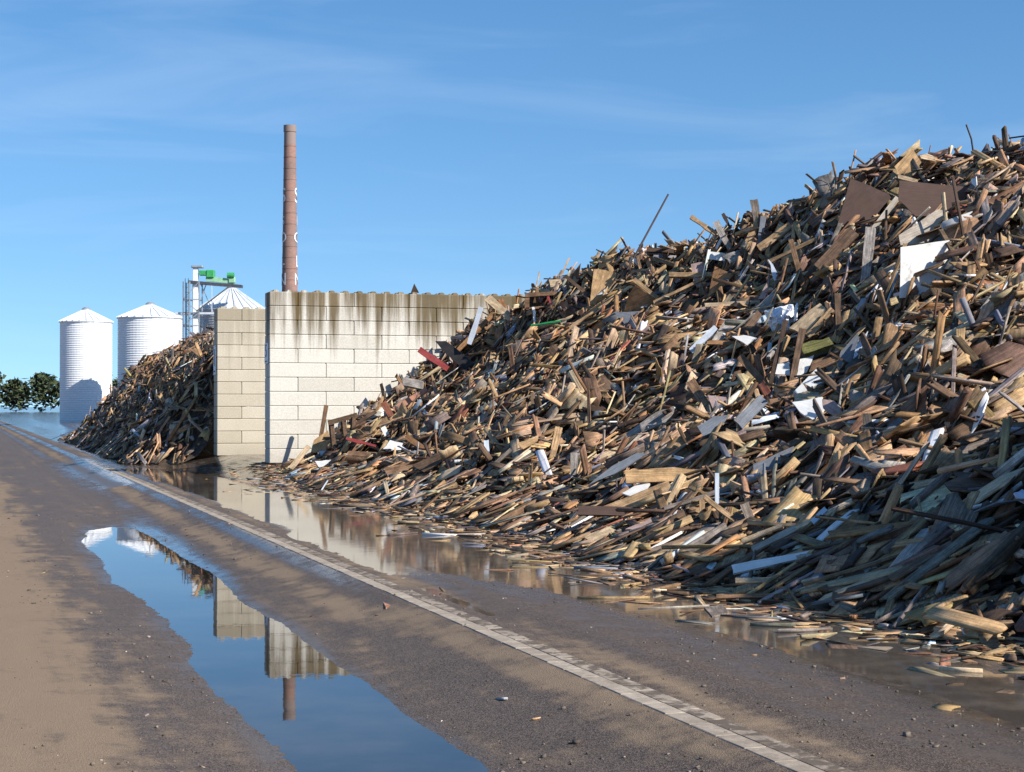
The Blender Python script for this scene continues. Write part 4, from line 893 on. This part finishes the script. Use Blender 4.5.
# ---- the largest of the look-alike planks, boards and beams over the slope, each one its own object
def individuals():
    r = np.random.default_rng(99); SP = {'tan': 'tan', 'pale': 'pale', 'grey': 'grey', 'lightgrey': 'light grey', 'brown': 'brown', 'umber': 'dull brown', 'darkbrown': 'dark brown', 'red': 'reddish', 'orange': 'orange-brown', 'white': 'white', 'slate': 'slate grey', 'bluewhite': 'bluish white', 'osb': 'golden'}
    specs = [('broken_plank', 'plank', 300, (.5, 1.5), (.09, .20), (.018, .035)), ('broken_board', 'board', 170, (.4, 1.0), (.28, .55), (.012, .022)), ('timber_beam', 'beam', 80, (.5, 1.4), (.08, .13), (.07, .11)), ('long_batten', 'batten', 90, (1.0, 2.1), (.035, .06), (.025, .04))]
    q4 = prism_quads(4); import re
    CUT = re.compile(r',| (lying|standing|leaning|slanting|tilted|on|at|in|below|under|beside|near|above|left|right|along|poking|jutting|running|tucked|crossing|pointing|hanging|sloping|rising|upright|with|propped|flat|sticking|overlapping|behind|between|just|across|tail) ')
    short = [(a, b, CUT.split(l)[0]) for a, b, l in REFS]; cnts = {}
    for a, b, l in short: cnts[l] = cnts.get(l, 0) + 1
    short = [(a, b, l) for a, b, l in short if cnts[l] == 1 and len(l.split()) >= 2 and l.split()[0] not in ('left', 'right', 'lower', 'upper')]; used = {}
    for name, cat, cnt, Lr, wr_, tr in specs:
        k = 0
        while k < cnt:
            px = r.uniform(300, 1010); py = r.uniform(140, 590); h = hit(px, py)
            if h is None or any(abs(px - a) < b + 8 and abs(py - c) < d + 8 for a, c, b, d in KEEP): continue
            D, n = h; x = (px - CX) / F * D; z = CAMZ + (HY - py) / F * D; u, v = UV(x, D)
            low = z - float(ground(u, v, False)); nuv = np.array([CT * n[0] + ST * n[1], -ST * n[0] + CT * n[1], n[2]])[None]
            if low < .06: continue
            L = np.array([r.uniform(*Lr)]); w = np.array([r.uniform(*wr_)]); t = np.array([r.uniform(*tr)])
            fl = float(sstep(.8, .15, low)); phi = r.normal(.05, .6) if r.random() < .6 else r.uniform(-3.1, 3.1)
            tilt = r.normal(.08, .28) * (1 - .8 * fl); roll = r.normal(0, .4) * (1 - .8 * fl)
            if r.random() < .07 * (1 - fl) and low < 3.6: tilt += r.uniform(.5, 1.1)
            A = frames(nuv, np.array([phi]), np.array([tilt]), np.array([roll]), r)[0]
            Rz = np.array([[CT, -ST, 0], [ST, CT, 0], [0, 0, 1]]); A = Rz @ A
            lc = prisms(L, w, t, 4, r, .5 if cat != 'beam' else .15, .25, .012 if cat == 'board' else .025)[0]
            tn, kk = tints(1, r); cn = MNAMES[kk[0]]
            me_ = bpy.data.meshes.new(name); fill_quads(me_, lc, q4); add_attrs(me_, np.repeat(tn, len(lc), 0), lc + r.uniform(0, 60, 3)); me_.materials.append(M_WOOD)
            c = np.array([x, D, z]) + n * r.uniform(.02, .13)
            o = link(name, me_); M = Matrix.Identity(4)
            for i in range(3):
                for j in range(3): M[i][j] = A[i, j]
                M[i][3] = c[i]
            o.matrix_world = M
            # told apart by colour, size and the nearest piece with a look of its own
            near = sorted(short, key=lambda q: (q[0] - px) ** 2 + (q[1] - py) ** 2)
            size = ('long ' if L[0] > Lr[0] + .62 * (Lr[1] - Lr[0]) else ('short ' if L[0] < Lr[0] + .3 * (Lr[1] - Lr[0]) else '')) if 'long' not in name else ''
            for q in near[:9]:
                dx, dy = px - q[0], py - q[1]; side = ('right of' if dx > 0 else 'left of') if abs(dx) > abs(dy) else ('below' if dy > 0 else 'above')
                lab = '%s%s %s lying %s the %s' % (size, SP[cn], name.replace('_', ' '), side, q[2])
                if lab not in used: break
            used[lab] = 1; tag(o, lab, cat, 'look-alike %ss of the large heap' % cat)
            k += 1
individuals()
